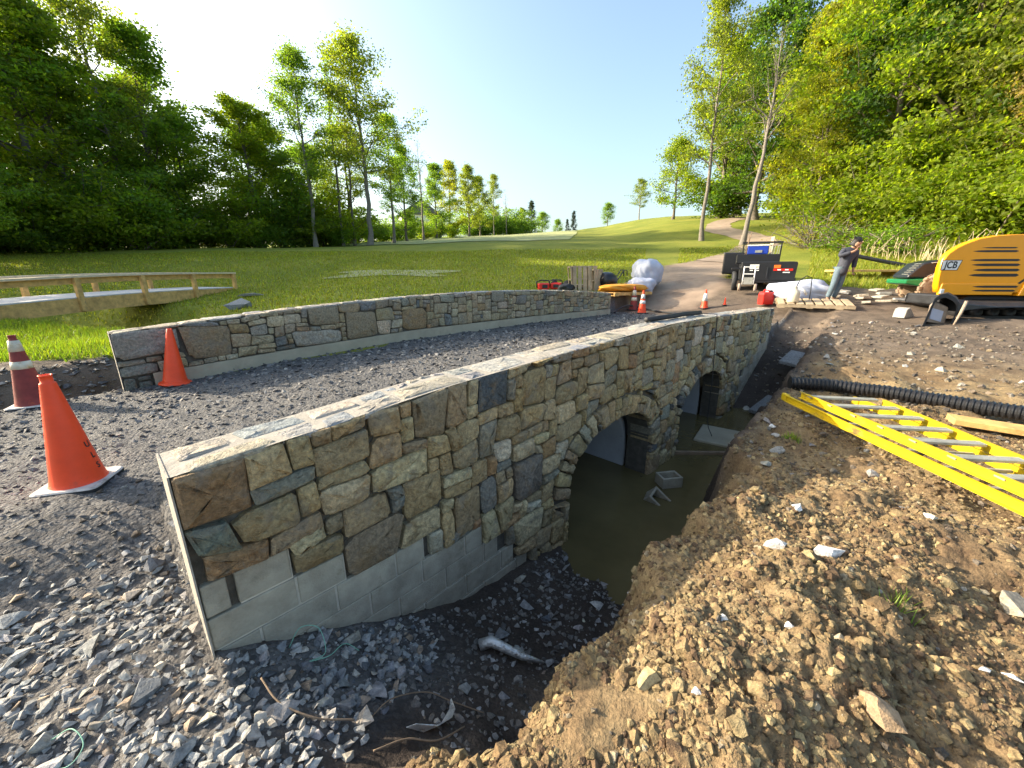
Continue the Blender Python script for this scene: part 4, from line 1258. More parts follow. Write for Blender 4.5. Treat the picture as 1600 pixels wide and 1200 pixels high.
for (x, y) in ((.16, .35), (2.28, .35), (.16, 2.4), (2.28, 2.4)):
    w = MB().lathe([(.18, -.10), (.30, -.10), (.33, -.06), (.33, .06), (.30, .10), (.18, .10)], 24, (x, y, .33), axis='X').build("wheel", M['rubber'], tk)
    MB().lathe([(.0, -.09), (.18, -.09), (.18, .09), (.0, .09)], 16, (x, y, .33), axis='X').build("rim", M['mudsteel'], w)
MB().box((.14, .4, .74), (.34, 1.0, .06)).build("mudguard", M['black_paint'], tk, .01, 1)
MB().box((.22, 3.2, .95), (1.3, .9, .8)).build("cab", M['black_paint'], tk, .05, 2)
ht = empty("hand_truck", (7.62, 13.55, 1.0), R(-27), "white hand truck standing upright at the truck's left wheel", "hand truck")
for x in (0, .32): MB().tube([(x, 0, .22), (x, .02, .80)], .018, 8).build("upright", M['white_plastic'], ht)
for z_ in (.34, .56, .78): MB().beam((0, .01, z_), (.32, .01, z_), .03, .03).build("cross_bar", M['white_plastic'], ht)
MB().box((.16, 0, .34), (.26, .03, .22)).build("toe_plate", M['ladder_alu'], ht)
for x in (-.07, .39): MB().lathe([(.0, -.04), (.12, -.04), (.13, 0), (.12, .04), (.0, .04)], 16, (x, .06, .13), axis='X').build("wheel", M['mudsteel'], ht)
cl = empty("cooler", (8.19, 14.43, 2.19), R(-27), "blue cool box standing in the back of the dark truck", "cool box"); cl.scale = (.8, .8, .9)
MB().box((.32, .2, .17), (.78, .42, .30)).build("body", M['blue'], cl, .03, 2)
MB().box((.32, .2, .34), (.82, .45, .05)).build("lid", M['collar'], cl, .02, 2)
MB().box((.35, -.022, .12), (.26, .02, .09)).build("label_plate", M['ladder_alu'], cl)
tag(MB().tube([(9.05, 14.6, 1.0), (9.05, 14.6, 2.80)], .07, 4, False).build("wooden_post", M['lumber_grey']), "square weathered post rising behind the dark truck", "post")

# ------------------------------------------------------------------ sacks
def lumpy(name, seed, sx, sy, sz, parent=None, mat='sack', amp=.16, fold=.05, flat=.5):
    bm = bmesh.new(); bmesh.ops.create_icosphere(bm, subdivisions=4, radius=1.0)
    rgx = np.random.default_rng(seed); off = rgx.uniform(0, 50, 3)
    for v in bm.verts:
        c = v.co; e = 3.2
        k = (abs(c.x) ** e + abs(c.y) ** e + abs(c.z) ** e) ** (-1 / e)
        c = c * (flat * k + (1 - flat))
        a = math.atan2(c.y, c.x)
        n1 = float(vn(c.x * 1.6 + off[0], c.y * 1.6 + c.z * 1.3 + off[1], 5)); n2 = float(vn(a * 5 + c.z * 3 + off[2], c.z * 2.2 + off[0], 6)); n3 = float(vn(c.x * 6 + off[1] + c.z * 4, c.y * 6 + off[2], 7))
        k2 = 1 + amp * n1 + fold * abs(n2) + fold * .5 * n3
        v.co = Vector((c.x * sx * k2, c.y * sy * k2, max(0.0, (c.z * k2 * .5 + .46)) * sz))
    me = bpy.data.meshes.new(name); bm.to_mesh(me); bm.free(); me.polygons.foreach_set("use_smooth", [True] * len(me.polygons)); me.materials.append(M[mat])
    return link(name, me, parent)
def sack(x, y, sx, sy, sz, seed, label, group="white bulk sacks", rz=0):
    o = lumpy("bulk_sack", seed, sx, sy, sz, None, 'sack', .16, .16, .72); o.location = (x, y, gz(x, y) - .02); o.rotation_euler = (0, 0, rz); return tag(o, label, "sack", group)
sack(5.22, 15.9, .47, .45, .98, 3, "taller full white sack at the back of the pair beyond the far wall")
sack(4.78, 15.25, .44, .42, .62, 9, "lower slumped white sack in front of the taller one beyond the far wall", rz=.2)
sack(8.85, 12.45, .80, .55, .62, 14, "big crumpled white sack on the stones behind the slatted pallet", rz=-.2)

# ------------------------------------------------------------------ pallets and what lies on them
def pallet(x, y, z, rz, L, W, label, group="wooden pallets", n=7, h=.12, mat='pallet', tilt=0):
    o = empty("pallet", (x, y, z), rz, label, "pallet", group); o.rotation_euler = (tilt, 0, rz)
    for i in range(n):
        w = L / n * .72; MB().box((-L / 2 + (i + .5) * L / n, 0, h - .01), (w, W, .02)).build("deck_slat", M[mat], o)
        if i % 3 == 0: MB().box((-L / 2 + (i + .5) * L / n, 0, .01), (w, W, .02)).build("bottom_slat", M[mat], o)
    for j in (-1, 0, 1): MB().box((0, j * (W / 2 - .025), h / 2), (L, .045, h - .042)).build("stringer", M[mat], o)
    return o
pallet(8.45, 11.35, .71, R(-28), 1.75, .85, "long low pallet of spaced slats under the man's feet", n=8, tilt=R(8))
o = pallet(2.62, 15.0, gz(2.62, 15.0) + .42, R(14), 1.0, .9, "pallet on its edge at the front of the leaning stack beyond the far wall", n=5); o.rotation_euler = (R(82), 0, R(14))
o = pallet(2.15, 15.05, gz(2.2, 15.0) + .40, R(78), .9, .9, "pallet standing on edge at the left of the leaning stack", n=5); o.rotation_euler = (R(84), 0, R(70))
o = pallet(3.12, 15.2, gz(3.1, 15.2) + .33, R(60), .75, .8, "shorter pallet on edge at the right of the leaning stack", n=4); o.rotation_euler = (R(84), 0, R(52))
pallet(2.45, 15.6, gz(2.45, 15.6), R(14), 1.1, 1.0, "flat pallet behind the leaning pallets beyond the far wall", n=6)
pallet(4.02, 14.5, gz(4.0, 14.5) + .02, R(28), 1.75, .9, "dark pallet under the folded orange tarpaulin", n=8, mat='lumber')
o = lumpy("tarpaulin", 21, .88, .46, .26, None, 'yellow', .10, .10, .75); o.location = (3.92, 14.5, gz(4, 14.5) + .15); o.rotation_euler = (0, 0, R(24)); o.data.materials[0] = simple("orange_tarpaulin", (.72, .30, .02), .6, var=.25, scale=5, bmp=.5, bscale=9)
tag(o, "folded orange tarpaulin heaped on a pallet beyond the far wall", "tarpaulin")
wb = empty("wheelbarrow", (3.75, 15.5, gz(3.75, 15.5)), R(20), "upturned black wheelbarrow tray behind the orange tarpaulin", "wheelbarrow")
o = lumpy("tray", 31, .36, .42, .62, wb, 'black_paint', .06, .02, .4); o.location = (-.2, 0, 0)
for y in (0, .22): MB().tube([(.15, y, .15), (.42, y, .50), (.55, y, .68), (.68, y, .66), (.70, y, .45)], .02, 6).build("handle", M['black_paint'], wb)
MB().lathe([(.0, -.04), (.14, -.04), (.16, 0), (.14, .04), (.0, .04)], 14, (-.52, .1, .42), axis='Y').build("wheel", M['rubber'], wb)
def saw(x, y, rz, label, c):
    o = empty("cut_off_saw", (x, y, gz(x, y)), rz, label, "power saw", "power saws on the grass")
    MB().box((0, 0, .16), (.42, .26, .24)).build("engine_body", M['red_plastic'], o, .05, 3)
    MB().tube([(-.24, 0, .1), (-.26, 0, .32), (-.1, 0, .38), (.2, 0, .36), (.25, 0, .2)], .025, 8).build("handle", M['rubber'], o)
    MB().lathe([(.0, -.02), (.16, -.02), (.17, 0), (.16, .02), (.0, .02)], 22, (.42, 0, .2), axis='Y').build("blade_guard", M['rubber'], o)
    MB().box((.02, -.136, .16), (.2, .012, .12)).build("intake_cover", M['rubber'], o, .01, 1)
saw(1.15, 14.95, R(10), "red cut off saw farther left on the grass behind the far wall", 0)
saw(1.62, 15.05, R(-15), "orange red cut off saw next to the pallet stack behind the far wall", 0)
for i, (x, y, s_, lb) in enumerate(((2.05, 14.7, .5, "dark folded tool bag left of the pallet stack"),)):
    o = lumpy("tool_bag", 40, .30, .2, .30, None, 'rubber', .2, .08, .4); o.location = (x - .1, y, gz(x, y)); tag(o, lb, "bag")

# flat stones on a board stand
st = empty("stone_stand", (13.6, 15.9, gz(13.6, 15.9)), R(-8), "low dark stand carrying a layer of flat stones behind the man", "stand")
MB().box((0, 0, .30), (2.3, 1.0, .08)).build("board", M['lumber'], st, .01, 1)
for x in (-.9, .9): MB().box((x, 0, .13), (.12, .8, .26)).build("leg", M['lumber'], st)
mb_items = []
r3 = random.Random(9)
# fuel can, jug
rc = empty("fuel_can", (7.80, 12.45, .66), R(12), "bright red plastic fuel can standing near the far end of the near wall", "fuel can")
MB().prism([(-.19, 0), (-.20, .30), (-.16, .37), (.17, .37), (.20, .33), (.20, 0)], -.11, .11).build("body", M['red_plastic'], rc, .03, 3)
MB().tube([(-.12, 0, .37), (-.10, 0, .43), (.06, 0, .43), (.10, 0, .37)], .02, 8).build("handle", M['red_plastic'], rc)
MB().lathe([(.035, .36), (.035, .42), (.03, .43)], 12, (.15, 0, 0)).build("cap", M['black_paint'], rc)
jg = empty("sprayer_jug", (7.95, 11.45, .80), 0, "cream plastic sprayer jug standing on the left end of the slatted pallet", "jug")
MB().lathe([(.0, 0), (.13, 0), (.145, .02), (.145, .24), (.12, .31), (.06, .35), (.05, .40), (.0, .40)], 24).build("tank", M['jug'], jg)
MB().lathe([(.055, .39), (.055, .42), (.03, .43), (.03, .46), (.0, .46)], 14).build("pump_cap", M['jug'], jg)
MB().tube([(.03, 0, .42), (.1, .02, .6), (.3, .05, .72), (.46, .06, .66), (.50, .07, .3), (.49, .05, .04)], .012, 7).build("hose", M['rubber'], jg)
MB().tube([(.06, -.05, .40), (.2, -.1, .33), (.28, -.1, .20)], .028, 7).build("trigger", M['white_plastic'], jg)

# ------------------------------------------------------------------ blocks, slab and debris in the trench
def hollow_block(x, y, z, rx, ry, rz, label):
    o = empty("hollow_block", (x, y, z), rz, label, "concrete block", "hollow blocks in the water"); o.rotation_euler = (rx, ry, rz)
    mb = MB(); L2, W2, H2, t2 = .13, .095, .10, .028
    def ring(z_): return [(-L2, -W2, z_), (L2, -W2, z_), (L2, W2, z_), (-L2, W2, z_), (-L2 + t2, -W2 + t2, z_), (L2 - t2, -W2 + t2, z_), (L2 - t2, W2 - t2, z_), (-L2 + t2, W2 - t2, z_)]
    V = ring(-H2) + ring(H2); F = []
    for i in range(4):
        j = (i + 1) % 4
        F += [(i, j, 8 + j, 8 + i), (4 + i, 12 + i, 12 + j, 4 + j), (8 + i, 8 + j, 12 + j, 12 + i), (i, 4 + i, 4 + j, j)]
    mb.add(V, F).build("block_shell", M['block'], o, .006, 1)
hollow_block(1.92, 4.36, -.86, 0, 0, R(10), "upright hollow block standing in the muddy water")
hollow_block(1.66, 4.02, -.93, R(20), R(38), R(-30), "tipped hollow block half sunk in the muddy water")
mb = MB(); mb.box((3.27, 5.80, -.915), (.62, .74, .12), rz=R(-35)); tag(mb.build("concrete_slab", M['concrete'], None, .01, 1), "flat concrete slab at water level below the second arch", "slab")
mb = MB(); mb.beam((2.15, 5.2, -.865), (3.1, 5.2, -.875), .05, .04); tag(mb.build("sunken_plank", M['stick']), "dark plank floating at the edge of the slab", "plank")
for i, (x, y, z, L_, W_, rz, ry, lb) in enumerate(((5.72, 7.70, -.30, .75, .55, 42, -9, "upper tilted flagstone in the trench past the far end of the wall"), (4.85, 6.9, -.62, .9, .6, 40, -6, "lower flagstone in the trench past the second arch"))):
    mb = MB(); mb.box((0, 0, 0), (L_, W_, .07)); o = mb.build("flagstone", M['rubble'], None, .012, 1); o.color = (.20, .21, .22, 1)
    o.location = (x, y, gz(x, y) + .12); o.rotation_euler = (R(6), R(ry), R(rz)); tag(o, lb, "flagstone", "flagstones in the trench")
mb = MB(); P = [(-.20, 1.97, .0), (-.13, 1.975, .03), (-.05, 1.95, .03), (.06, 1.92, .02), (.2, 1.90, .01)]
o = mb.tube([(x, y, gz(x, y) + .025 + z) for x, y, z in P], [.036, .034, .028, .022, .006], 10).build("foil_tube", M['silver']); tag(o, "crumpled silver foil tube lying in the mud below the wall", "foil tube")
V = []; 
for k, (x, y, w) in enumerate(((-.30, 1.46, .004), (-.285, 1.40, .02), (-.30, 1.34, .035), (-.36, 1.28, .045), (-.44, 1.265, .03))):
    z = gz(x, y); V += [(x - w * .7, y - w * .2, z + .02 + .03 * (k < 2)), (x + w * .7, y + w * .2, z + .055 - .008 * k)]
me = bpy.data.meshes.new("metal_scrap"); me.from_pydata(V, [], [(2 * i, 2 * i + 1, 2 * i + 3, 2 * i + 2) for i in range(4)]); me.materials.append(M['silver'])
o = link("metal_scrap", me); sd = o.modifiers.new("solid", 'SOLIDIFY'); sd.thickness = .004; tag(o, "curved scrap of pale metal sheet in the dark mud", "metal scrap")
def wire(name, pts, r, mat, label, cat):
    # smooth the polyline
    P = np.array(pts, float); t_ = np.linspace(0, len(P) - 1, 14 * (len(P) - 1) + 1)
    PP = np.vstack([2 * P[0] - P[1], P, 2 * P[-1] - P[-2]]); Q = []
    for tv in t_:
        i = min(int(tv), len(P) - 2); k = tv - i; a, b, c, d = PP[i], PP[i + 1], PP[i + 2], PP[i + 3]
        Q.append(.5 * ((2 * b) + (c - a) * k + (2 * a - 5 * b + 4 * c - d) * k * k + (3 * b - a - 3 * c + d) * k ** 3))
    return tag(MB().tube(Q, r, 6).build(name, M[mat]), label, cat)
def gp(x, y, dz): return (x, y, gz(x, y) + dz)
wire("wire", [gp(-1.10, 1.53, .0), gp(-1.06, 1.58, .09), gp(-.98, 1.60, .10), gp(-.93, 1.54, .03), gp(-.97, 1.47, .03), gp(-.90, 1.52, .05), gp(-.86, 1.60, .07), gp(-.80, 1.62, .03)], .0022, 'wire', "thin pale green wire looping over the rubble by the wall foot", "wire")
wire("wire", [gp(-1.70, 1.05, .02), gp(-1.62, 1.06, .06), gp(-1.54, 1.02, .05), gp(-1.55, .97, .02), gp(-1.64, .96, .02)], .002, 'wire', "loop of green wire on the rubble in the bottom left corner", "wire")
wire("rod", [gp(-.62, 1.28, .0), gp(-.55, 1.36, .06), gp(-.42, 1.46, .05), gp(-.30, 1.47, .03), gp(-.14, 1.46, .02)], .003, 'stick', "thin rusty rod arching over the mud in front of the wall", "rod")
wire("rod", [gp(-1.08, 1.30, .05), gp(-.96, 1.22, .04), gp(-.80, 1.19, .03), gp(-.66, 1.22, .04)], .004, 'stick', "thin bent twig lying across the edge of the rubble", "twig")
wire("rod", [gp(-.55, 1.12, .02), gp(-.44, 1.19, .03), gp(-.32, 1.22, .04), gp(-.22, 1.34, .02)], .004, 'stick', "short twig beside the curved metal scrap", "twig")
zt = lambda t: float(near_top(t))
o = MB().tube([wp(4.6, -.27, zt(4.6) + .035), wp(5.2, -.24, zt(5.2) + .035), wp(5.75, -.26, zt(5.75) + .037), wp(6.3, -.22, zt(6.3) + .037)], .033, 10).build("hose_end", M['rubber']); tag(o, "short thick black hose lying along the near wall top", "hose")
wire("cable", [wp(6.15, -.36, zt(6.1) + .03), wp(6.4, -.2, zt(6.4) + .02), wp(6.45, -.05, zt(6.4) + .02), wp(6.3, .03, zt(6.3) - .02), wp(6.27, .06, .6), wp(6.25, .10, .0), wp(6.2, .13, -.6), wp(6.1, .25, -.80)], .006, 'wire_black', "black cable hanging over the near wall across the second arch", "cable")
wire("hose", [(3.40, 13.3, .33), (3.62, 13.5, .45), (4.0, 13.75, .52), (4.35, 13.95, .45), (4.9, 13.2, .36), (5.5, 12.4, .36)], .03, 'rubber', "black hose curving past the banded cones at the far wall end", "hose")
wire("log", [gp(15.2, 18.6, .55), gp(16.0, 18.3, .35), gp(17.1, 17.9, .1)], .09, 'rubber', "dark pipe propped on the grass behind the man", "pipe")
mb = MB(); mb.box((0, 0, 0), (1.3, .22, .06)); o = mb.build("timber_offcut", M['lumber'], None, .006, 1); o.location = (5.05, 3.48, gz(5.05, 3.48) + .07); o.rotation_euler = (0, R(2), R(-32)); tag(o, "sawn plank lying beyond the ladder at the right edge", "plank")
mb = MB(); mb.prism([(-.14, 0), (-.10, .2), (.02, .24), (.24, .04), (.2, 0)], -.12, .12); o = mb.build("stone_block", M['rubble'], None, .008, 1); o.color = (.36, .35, .33, 1); o.location = (9.35, 9.6, gz(9.35, 9.6) - .01); o.rotation_euler = (0, 0, R(20)); tag(o, "grey wedge shaped block on the soil left of the excavator", "stone block")
for i in range(16):
    x = 10.0 + r3.uniform(-.6, 2.2); y = 11.7 + r3.uniform(-.7, 1.4); w = r3.uniform(.25, .5)
    mb = MB(); mb.box((0, 0, 0), (w, r3.uniform(.2, .35), r3.uniform(.05, .09))); o = mb.build("flat_stone", M['rubble'], None, .012, 1); o.color = (*r3.choice([(.40, .36, .29), (.33, .33, .32), (.25, .25, .25), (.45, .41, .34)]), 1)
    o.location = (x, y, gz(x, y) + r3.uniform(.02, .12)); o.rotation_euler = (R(r3.uniform(-9, 9)), R(r3.uniform(-9, 9)), r3.uniform(0, 3)); tag(o, "flat grey building stone strewn between the man and the excavator", "stone", "flat stones between the man and the excavator")
# ------------------------------------------------------------------ white house behind the trees
hs = empty("house", (-20.0, 92, gz(-20.0, 92) - 1.6), R(20), "white house glimpsed between the trunks of the far left trees", "house")
MB().box((0, 0, 3.0), (8, 7, 6)).build("wall", M['housewhite'], hs)
MB().prism([(-4.4, 6.02), (0, 9), (4.4, 6.02)], -3.8, 3.8).build("roof", M['roof'], hs)
for x in (-2.2, 0, 2.2):
    for z_ in (1.6, 4.4): MB().box((x, -3.51, z_), (.9, .06, 1.3)).build("window", M['glass'], hs)

# ------------------------------------------------------------------ the man
def skin_mesh(name, joints, edges, radii, mat, parent=None, levels=1, root=0):
    me = bpy.data.meshes.new(name); me.from_pydata(joints, edges, []); me.materials.append(M[mat])
    o = link(name, me, parent); sk = o.modifiers.new("skin", 'SKIN'); sk.use_smooth_shade = True
    lay = me.skin_vertices[0] if me.skin_vertices else None
    if lay is None:
        bm = bmesh.new(); bm.from_mesh(me); bm.verts.layers.skin.verify(); bm.to_mesh(me); bm.free(); lay = me.skin_vertices[0]
    for i, r in enumerate(radii):
        rr = r if hasattr(r, '__len__') else (r, r); lay.data[i].radius = rr; lay.data[i].use_root = (i == root)
    sb = o.modifiers.new("sub", 'SUBSURF'); sb.levels = levels; sb.render_levels = levels
    return o
M['skin'] = simple("skin", (.34, .19, .12), .6, var=.08, bmp=.05)
M['jeans'] = simple("blue_jeans", (.105, .15, .185), .85, var=.22, scale=9, bmp=.3, bscale=60)
M['jacket'] = simple("dark_grey_jacket", (.045, .049, .068), .85, var=.25, scale=8, bmp=.35, bscale=40)
M['hair'] = simple("black_hair", (.010, .009, .009), .6, var=.3, scale=30, bmp=.4)
M['boot'] = simple("dark_boot", (.035, .028, .024), .7, var=.3, bmp=.2)
mx, my = 9.05, 11.55
man = empty("person", (mx, my, .80), R(0), "man in dark jacket and jeans, head bowed, one hand raised to his face", "person")
# joints in metres, local: x to the right of the picture, y away from the camera
J = [(.18, .02, .90), (.22, .0, 1.12), (.27, -.02, 1.34), (.31, -.05, 1.46), (.36, -.12, 1.56), (.39, -.16, 1.64),       # pelvis .. neck .. head
     (.08, .0, .86), (.02, -.02, .48), (-.03, .04, .09), (-.10, -.10, .03),                                            # left of picture leg
     (.26, .04, .86), (.22, .02, .48), (.17, .08, .09), (.22, -.08, .03),                                              # right leg
     (.10, -.02, 1.38), (-.04, -.10, 1.24), (.20, -.26, 1.36), (.29, -.25, 1.43),                                      # raised arm
     (.46, .0, 1.36), (.50, .02, 1.10), (.46, -.04, .88), (.46, -.06, .80)]                                            # hanging arm
E_ = [(0, 1), (1, 2), (2, 3), (3, 4), (4, 5), (0, 6), (6, 7), (7, 8), (8, 9), (0, 10), (10, 11), (11, 12), (12, 13), (2, 14), (14, 15), (15, 16), (16, 17), (2, 18), (18, 19), (19, 20), (20, 21)]
rad_ = [(.085, .065), (.095, .075), (.13, .09), .062, .082, .078, .085, .058, .042, .035, .085, .058, .042, .035, .06, .042, .030, .026, .06, .042, .030, .026]
body = skin_mesh("body", J, E_, rad_, 'skin', man, 2)
skin_mesh("jacket", [(.15, .02, .70), J[1], J[2], J[3], J[14], J[15], (.15, -.23, 1.335), J[18], J[19], (.468, -.03, .92)],
          [(0, 1), (1, 2), (2, 3), (2, 4), (4, 5), (5, 6), (2, 7), (7, 8), (8, 9)], [(.20, .15), (.185, .14), (.20, .14), .085, .088, .07, .052, .088, .068, .052], 'jacket', man, 2)
skin_mesh("trousers", [(.185, .02, .99), J[6], J[7], (-.032, .04, .10), J[10], J[11], (.168, .08, .10)], [(0, 1), (1, 2), (2, 3), (0, 4), (4, 5), (5, 6)], [(.14, .11), .10, .080, .070, .10, .080, .070], 'jeans', man, 2)
for a, b in ((8, 9), (12, 13)): skin_mesh("shoe", [J[a], (J[b][0], J[b][1], .035), ((J[a][0] + J[b][0]) / 2, (J[a][1] + J[b][1]) / 2, .045)], [(0, 2), (2, 1)], [.05, .042, .05], 'boot', man, 1)
skin_mesh("hair", [(.345, -.06, 1.60), (.370, -.10, 1.665), (.415, -.165, 1.695), (.325, -.03, 1.53)], [(3, 0), (0, 1), (1, 2)], [.098, .100, .088, .085], 'hair', man, 2)
for hx, hy, hz, sx in ((.29, -.26, 1.44, 1), (.46, -.065, .79, -1)):                    # fingers and thumb of each hand
    for k in range(4):
        dx = (k - 1.5) * .018
        up_ = 1 if sx > 0 else -1
        skin_mesh("finger", [(hx + dx, hy, hz), (hx + dx * 1.1 + .01, hy - .012, hz + up_ * .035), (hx + dx * 1.1 + .02, hy - .004, hz + up_ * (.058 - .006 * abs(k - 1.3)))], [(0, 1), (1, 2)], [.010, .009, .008], 'skin', man, 1)
    skin_mesh("thumb", [(hx - .03, hy - .01, hz - up_ * .02), (hx - .045, hy - .022, hz + up_ * .005), (hx - .04, hy - .03, hz + up_ * .025)], [(0, 1), (1, 2)], [.012, .010, .009], 'skin', man, 1)
for sx in (-1, 1): MB().lathe([(.0, 0), (.012, .002), (.010, .006), (.0, .007)], 8, (.385 + sx * .030, -.235, 1.635)).build("eye", M['ink'], man)
MB().add([(.39, -.235, 1.63), (.375, -.235, 1.60), (.405, -.235, 1.60), (.39, -.268, 1.598)], [(0, 1, 3), (0, 3, 2), (1, 2, 3)]).build("nose", M['skin'], man)

# ------------------------------------------------------------------ trees
def leaf_mat(name, trans=.58):
    m, nt, N, L, P = new_mat(name)
    oi = N.new("ShaderNodeObjectInfo"); at = N.new("ShaderNodeVertexColor"); at.layer_name = "Col"
    c = mixc(nt, 1.0, oi.outputs["Color"], at.outputs[0], 'MULTIPLY')
    L.new(c, P.inputs["Base Color"]); P.inputs["Roughness"].default_value = .55
    P.inputs["Specular IOR Level"].default_value = .3
    tr = N.new("ShaderNodeBsdfTranslucent")
    c2 = mixc(nt, 1.0, c, (2.5, 2.6, .7), 'MULTIPLY')
    L.new(c2, tr.inputs["Color"])
    mx = N.new("ShaderNodeMixShader"); mx.inputs[0].default_value = trans
    L.new(P.outputs[0], mx.inputs[1]); L.new(tr.outputs[0], mx.inputs[2])
    L.new(mx.outputs[0], N["Material Output"].inputs["Surface"])
    return m
M['leaf'] = leaf_mat("leaves")
M['needle'] = leaf_mat("needles", .15)
M['bark'] = simple("bark", (.15, .125, .10), .95, var=.4, scale=5, bmp=.8, bscale=22)
M['bark_pale'] = simple("pale_bark", (.20, .175, .145), .95, var=.3, scale=4, bmp=.7, bscale=20)

def tubes(br, sides=6):
    V = []; F = []
    for P, r in br:
        P = np.asarray(P, float); n = len(P); b = len(V) and sum(len(v) for v in V)
        d = np.gradient(P, axis=0); d /= np.linalg.norm(d, axis=1)[:, None] + 1e-9
        ref = np.where(np.abs(d[:, 2:3]) > .9, [[1., 0, 0]], [[0, 0, 1.]])
        ref[:] = ref[n // 2]
        x = np.cross(ref, d); x /= np.linalg.norm(x, axis=1)[:, None] + 1e-9; y = np.cross(d, x)
        a = np.linspace(0, 2 * math.pi, sides, endpoint=False)
        ring = P[:, None] + (x[:, None] * np.cos(a)[None, :, None] + y[:, None] * np.sin(a)[None, :, None]) * np.asarray(r)[:, None, None]
        V.append(ring.reshape(-1, 3))
        i = np.arange(n - 1)[:, None] * sides; k = np.arange(sides)[None]; k2 = (k + 1) % sides
        F.append((np.stack([i + k, i + k2, i + sides + k2, i + sides + k], -1) + b).reshape(-1, 4))
    return np.vstack(V), np.vstack(F)

def leaves(anch, n, ls, sig, rg, flat=.7, up=.6, wfac=.6, var=.28, outward=None):
    anch = np.asarray(anch)
    k = rg.integers(0, len(anch), n)
    # clumps of their own size, so that the crown has light and dark masses and gaps
    sg = sig * rg.uniform(.55, 1.35, len(anch))[k][:, None]
    c = anch[k] + rg.normal(0, 1, (n, 3)) * sg * np.array([1, 1, flat])
    nrm = rg.normal(0, 1, (n, 3)) + np.array([0, 0, up]); nrm /= np.linalg.norm(nrm, axis=1)[:, None]
    u = np.cross(nrm, rg.normal(0, 1, (n, 3))); u /= np.linalg.norm(u, axis=1)[:, None] + 1e-9
    v = np.cross(nrm, u); l = ls * rg.uniform(.6, 1.3, n)[:, None]
    V = np.stack([c - u * l * .5, c + v * l * wfac * .5 + nrm * l * .08, c + u * l * .5, c - v * l * wfac * .5 + nrm * l * .08], 1).reshape(-1, 3)
    F = np.arange(4 * n).reshape(n, 4)
    br = rg.uniform(1 - var, 1 + var, n)[:, None] * np.where(rg.random(len(anch)) < .5, .92, 1.08)[k][:, None]
    cc = np.hstack([br * rg.uniform(.88, 1.16, (n, 1)), br, br * rg.uniform(.7, 1.2, (n, 1))])
    return V, F, cc

def make_tree(name, seed, h, r0, base, rx, nl, nleaf, ls, sig, lean=(0, 0), nsub=6, up0=22, up1=60, fork=None, prof='round', wob=.010, mat='leaf', bark='bark', flat=.7):
    rg = np.random.default_rng(seed)
    zt = np.linspace(0, h * .94, 14)
    wx = np.cumsum(rg.normal(0, wob, 14)) * h * .35 + lean[0] * zt; wy = np.cumsum(rg.normal(0, wob, 14)) * h * .35 + lean[1] * zt
    wx -= wx[0]; wy -= wy[0]
    tr = np.stack([wx, wy, zt], 1)
    rr = r0 * (1 - zt / (h * .94) * .93) ** .9; rr[0] *= 1.5; rr = np.maximum(rr, .02)
    tb = [(tr, rr)]; br = []; anch = []
    az = rg.uniform(0, 6.28)
    for i in range(nl):
        rel = (i + rg.uniform(.1, .9)) / nl
        u = base + (1 - base) * rel
        az += 2.4 + rg.normal(0, .5)
        p0 = np.array([np.interp(u * h * .94, zt, tr[:, k]) for k in range(3)])
        if prof == 'round': pf = (1 - rel) ** .5 * (.62 + .38 * min(1, rel * 3.5))
        elif prof == 'cone': pf = (1 - rel) ** 1.0 + .05
        else: pf = (.5 + .5 * math.sin(math.pi * min(1, rel * 1.1 + .12)))
        Lm = rx * pf * rg.uniform(.75, 1.2)
        el = R(up0 + (up1 - up0) * rel + rg.normal(0, 9))
        dr = np.array([math.cos(az) * math.cos(el), math.sin(az) * math.cos(el), math.sin(el)])
        n = 6; pts = [p0]; d = dr.copy()
        for k in range(n - 1):
            d = d + rg.normal(0, .13, 3) + np.array([0, 0, .07 if prof != 'cone' else -.05]); d /= np.linalg.norm(d)
            pts.append(pts[-1] + d * Lm / (n - 1))
        pts = np.array(pts); rl = max(.012, np.interp(u * h * .94, zt, rr) * .55)
        br.append((pts, np.linspace(rl, rl * .2, n)))
        anch += [pts[-1], pts[-2]]
        for s in range(nsub):
            f = rg.uniform(.25, 1.0); q0 = np.array([np.interp(f * (n - 1), np.arange(n), pts[:, k]) for k in range(3)])
            dd = dr + rg.normal(0, .75, 3); dd[2] = dd[2] * .7 + (.15 if prof != 'cone' else -.1); dd /= np.linalg.norm(dd)
            l2 = Lm * rg.uniform(.22, .5) + .25
            q = [q0, q0 + dd * l2 * .5 + rg.normal(0, .05, 3), q0 + dd * l2 + rg.normal(0, .08, 3)]
            br.append((q, [rl * .32, rl * .2, rl * .09])); anch += [q[1], q[2]]
    tV, tF = tubes(tb, 9); bV, bF = tubes(br, 5)
    trunk = np_mesh(name + "_trunk", tV, tF, True); trunk.materials.append(M[bark])
    limb = np_mesh(name + "_limbs", bV, bF, True); limb.materials.append(M[bark])
    crown = None
    if nleaf:
        lV, lF, lc = leaves(anch, nleaf, ls, sig, rg, flat)
        crown = np_mesh(name + "_crown", lV, lF, False, colr=lc); crown.materials.append(M[mat])
    return dict(trunk=trunk, limb=limb, crown=crown, h=h)

